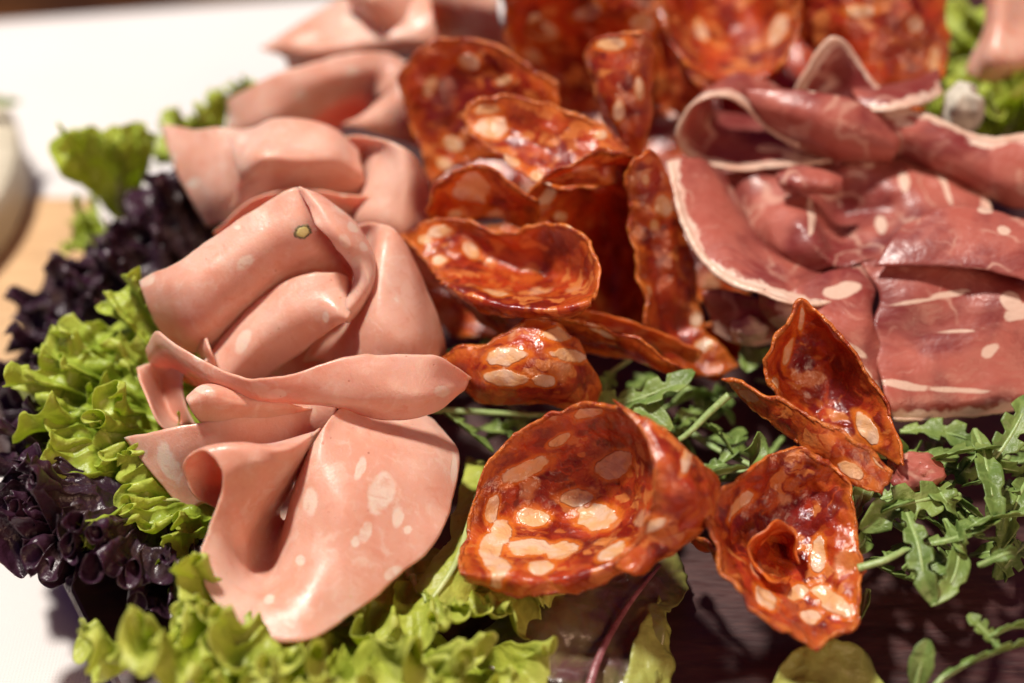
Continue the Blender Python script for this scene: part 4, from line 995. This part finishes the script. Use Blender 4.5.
rocket('rocket leaf on a thin straight stem between band and cone slice', [(560,415,1.4),(575,412,1.5),(590,410,1.5)], .2, 12, stem=[(432,410,1.7),(480,412,1.7),(530,415,1.6)])
# right cluster
rocket('rocket leaf lying under the pale lower edge of the broad ham', [(900,432,2.0),(935,432,2.1),(968,440,2.1),(985,452,2.0)], .42, 13)
rocket('large lobed rocket leaf in the middle of the right cluster', [(905,470,2.1),(935,458,2.4),(968,452,2.6),(1000,448,2.6)], .50, 14)
rocket('rocket leaf reaching up to the right edge of the photo', [(985,470,2.2),(1005,445,2.5),(1022,415,2.8),(1030,395,2.9)], .42, 15)
rocket('rocket leaf curling down with a rounded tip at the right', [(975,430,2.4),(985,460,2.6),(992,495,2.5),(1000,530,2.2)], .36, 16, lobes=2, depth=.3)
rocket('rocket leaf spread over the yellowish stem, left of the right cluster', [(960,495,2.2),(925,500,2.4),(890,510,2.3),(860,530,2.0)], .52, 17)
rocket('rocket leaf with a thick yellowish stem beside the cupped slice', [(925,545,2.3),(950,540,2.4),(975,530,2.4),(1000,520,2.3)], .42, 18, stem=[(858,568,2.2),(885,560,2.4),(905,550,2.4)])
rocket('rocket leaf drooping into a loop above the bare board', [(905,510,2.4),(918,545,2.5),(925,580,2.3),(935,605,2.0)], .34, 19)
rocket('rocket leaf bent round at the bottom of the right cluster', [(945,520,2.2),(958,550,2.3),(950,585,2.2),(930,605,2.0)], .30, 20, lobes=2, depth=.3)
rocket('dark rocket leaf lowest in the right cluster', [(868,560,1.6),(895,575,1.5),(920,585,1.4)], .38, 21)
rocket('rocket leaf lying behind the tip of the drooping one', [(1035,470,1.9),(1022,490,2.0),(1010,520,1.9),(1000,550,1.7)], .34, 22)
rocket('small rocket leaf at the base of the cupped slice', [(868,590,1.2),(864,608,1.2),(858,622,1.1)], .2, 23, lobes=1, depth=.2)
rocket('rocket leaf beside the small pink ham scrap', [(880,500,1.9),(900,492,2.0),(930,488,2.1)], .34, 24)
# bottom right
rocket('upright oval rocket leaf at the bottom right', [(915,692,1.2),(920,668,1.6),(928,640,2.0)], .30, 25, lobes=1, depth=.08)
rocket('branching rocket leaf in the bottom right corner', [(940,680,1.5),(968,664,1.7),(1000,652,1.8),(1040,640,1.8)], .36, 26, stem=[(925,700,1.2)  ,(932,690,1.4)])
rocket('small curled rocket leaf above the corner one', [(1000,650,1.7),(985,632,1.9),(968,615,2.0)], .24, 27)
rocket('rocket leaf cut off by the right edge near the bottom', [(985,640,1.8),(1010,628,1.9),(1045,630,1.8)], .28, 28)
for x, y, z, a, lb in [(640,420,.6,0,'low rocket leaf deepest in the central gap'), (680,450,.5,1,'low rocket leaf beneath the thick cut stem'),
                       (720,400,.7,2,'low rocket leaf beneath the front flap of the pointed slice'), (760,500,.4,3,'low rocket leaf under the cupped slice'),
                       (700,500,.4,5,'low rocket leaf between largest and cupped chorizo'), (560,425,.5,2.5,'low rocket leaf under the cone slice'),
                       (520,425,.6,1.2,'low rocket leaf next to the long mortadella band'), (1010,560,.8,2.2,'low rocket leaf at the right edge over bare board'),
                       (960,470,1.5,.4,'rocket leaf lying beneath the large lobed one'), (900,530,1.3,.7,'shaded rocket leaf under the spread out one'),
                       (1000,500,1.6,2.0,'rocket leaf between the rounded tip and the right edge'), (880,445,1.9,.2,'rocket leaf touching the pointed chorizo slice'),
                       (945,500,1.9,1.1,'rocket leaf at the very centre of the right cluster'), (935,565,1.5,2.6,'rocket leaf just above the bent one')]:
    rocket(lb, [(x-25*math.cos(a), y-20*math.sin(a), z), (x, y, z+.5), (x+28*math.cos(a), y+22*math.sin(a), z+.2)], .36, 30+x*.13)

# ------------------------------------------------------------------ scraps
def scrap(name, label, cat, c, r, mat, seed, group=None):
    """a small torn lump"""
    c = P(*c); nu, nv = 24, 36
    u = np.linspace(.02, math.pi-.02, nu)[:, None]; v = np.linspace(0, 2*math.pi, nv)[None]
    d = np.stack([np.sin(u)*np.cos(v), np.sin(u)*np.sin(v), np.cos(u)*np.ones_like(v)], -1)
    rr = 1+.35*fbm(d*1.6+seed, 3); rr[:, -1] = rr[:, 0]
    G = c+d*np.array(r)*rr[..., None]
    V = G.reshape(-1, 3); idx = np.arange(nu*nv).reshape(nu, nv)
    F = np.stack([idx[:-1, :-1], idx[1:, :-1], idx[1:, 1:], idx[:-1, 1:]], -1).reshape(-1, 4)
    org = np.array([c[0], c[1], V[:, 2].min()])
    return tag(mesh(name, V, F, mat, org, {'pos': V, 'edge': np.full(len(V), 2.0), 'fat': np.full(len(V), -1.0), 'rimd': np.full(len(V), 9.0)}), label, cat, group)
scrap('ham_scrap', 'small pink ham scrap between pointed chorizo and rocket', 'cured ham', (918,472,2.3), (.5,.45,.25), M_HAM, 3)
scrap('mozzarella_piece', 'blurred pale cream lump beside the green leaves at top right', 'cheese', (963,112,4.9), (.42,.4,.6), M_CHEESE, 5)
scrap('ham_scrap', 'translucent lump of ham jelly below the white fat fold', 'cured ham', (750,330,2.5), (.40,.35,.28), M_FAT, 8)
mort('blurred pale pink mortadella slice cut off by the top right corner', [
    [[(985,-20,6.4),(1000,-25,6.6),(1020,-22,6.5),(1060,-20,6.3)],[(985,20,5.6),(1000,20,5.9),(1022,20,5.8),(1060,25,5.6)],[(972,50,5.0),(990,58,5.3),(1015,60,5.3),(1060,60,5.0)],[(965,72,4.5),(985,80,4.6),(1010,76,4.7),(1060,75,4.5)]]], 60.0)
rocket('green herb sprig on the pale round board at the left edge', [(-35,112,.7),(-12,106,.9),(20,101,.8)], .3, 61)

def tangle(n, box, zr, label, group, seed, w=(.18, .34)):
    r_ = np.random.default_rng(seed)
    for k in range(n):
        x = r_.uniform(box[0], box[2]); y = r_.uniform(box[1], box[3]); z = r_.uniform(*zr); a = r_.uniform(0, 6.28); L = r_.uniform(18, 36)
        c, q = math.cos(a)*L, math.sin(a)*L*.8; bx, by = r_.uniform(-10, 10, 2)
        rt = rocket(label, [(x-c, y-q, z), (x+bx, y+by, z+.35), (x+c, y+q, max(z-.1, .2))], r_.uniform(*w), seed+k*.7, lobes=int(r_.integers(1, 4)), depth=r_.uniform(.2, .6))
        rt['group'] = group
tangle(36, (850, 435, 1015, 590), (.6, 2.3), 'small rocket leaf tangled low in the dense right hand cluster', 'small tangled rocket leaves at the right', 300)
tangle(24, (590, 380, 800, 500), (.3, 1.5), 'small rocket leaf tangled low in the dark central gap', 'small tangled rocket leaves in the centre', 400)
tangle(10, (440, 300, 560, 450), (.2, 1.0), 'small rocket leaf in the shade right of the front mortadella', 'small rocket leaves beside the front mortadella', 500)
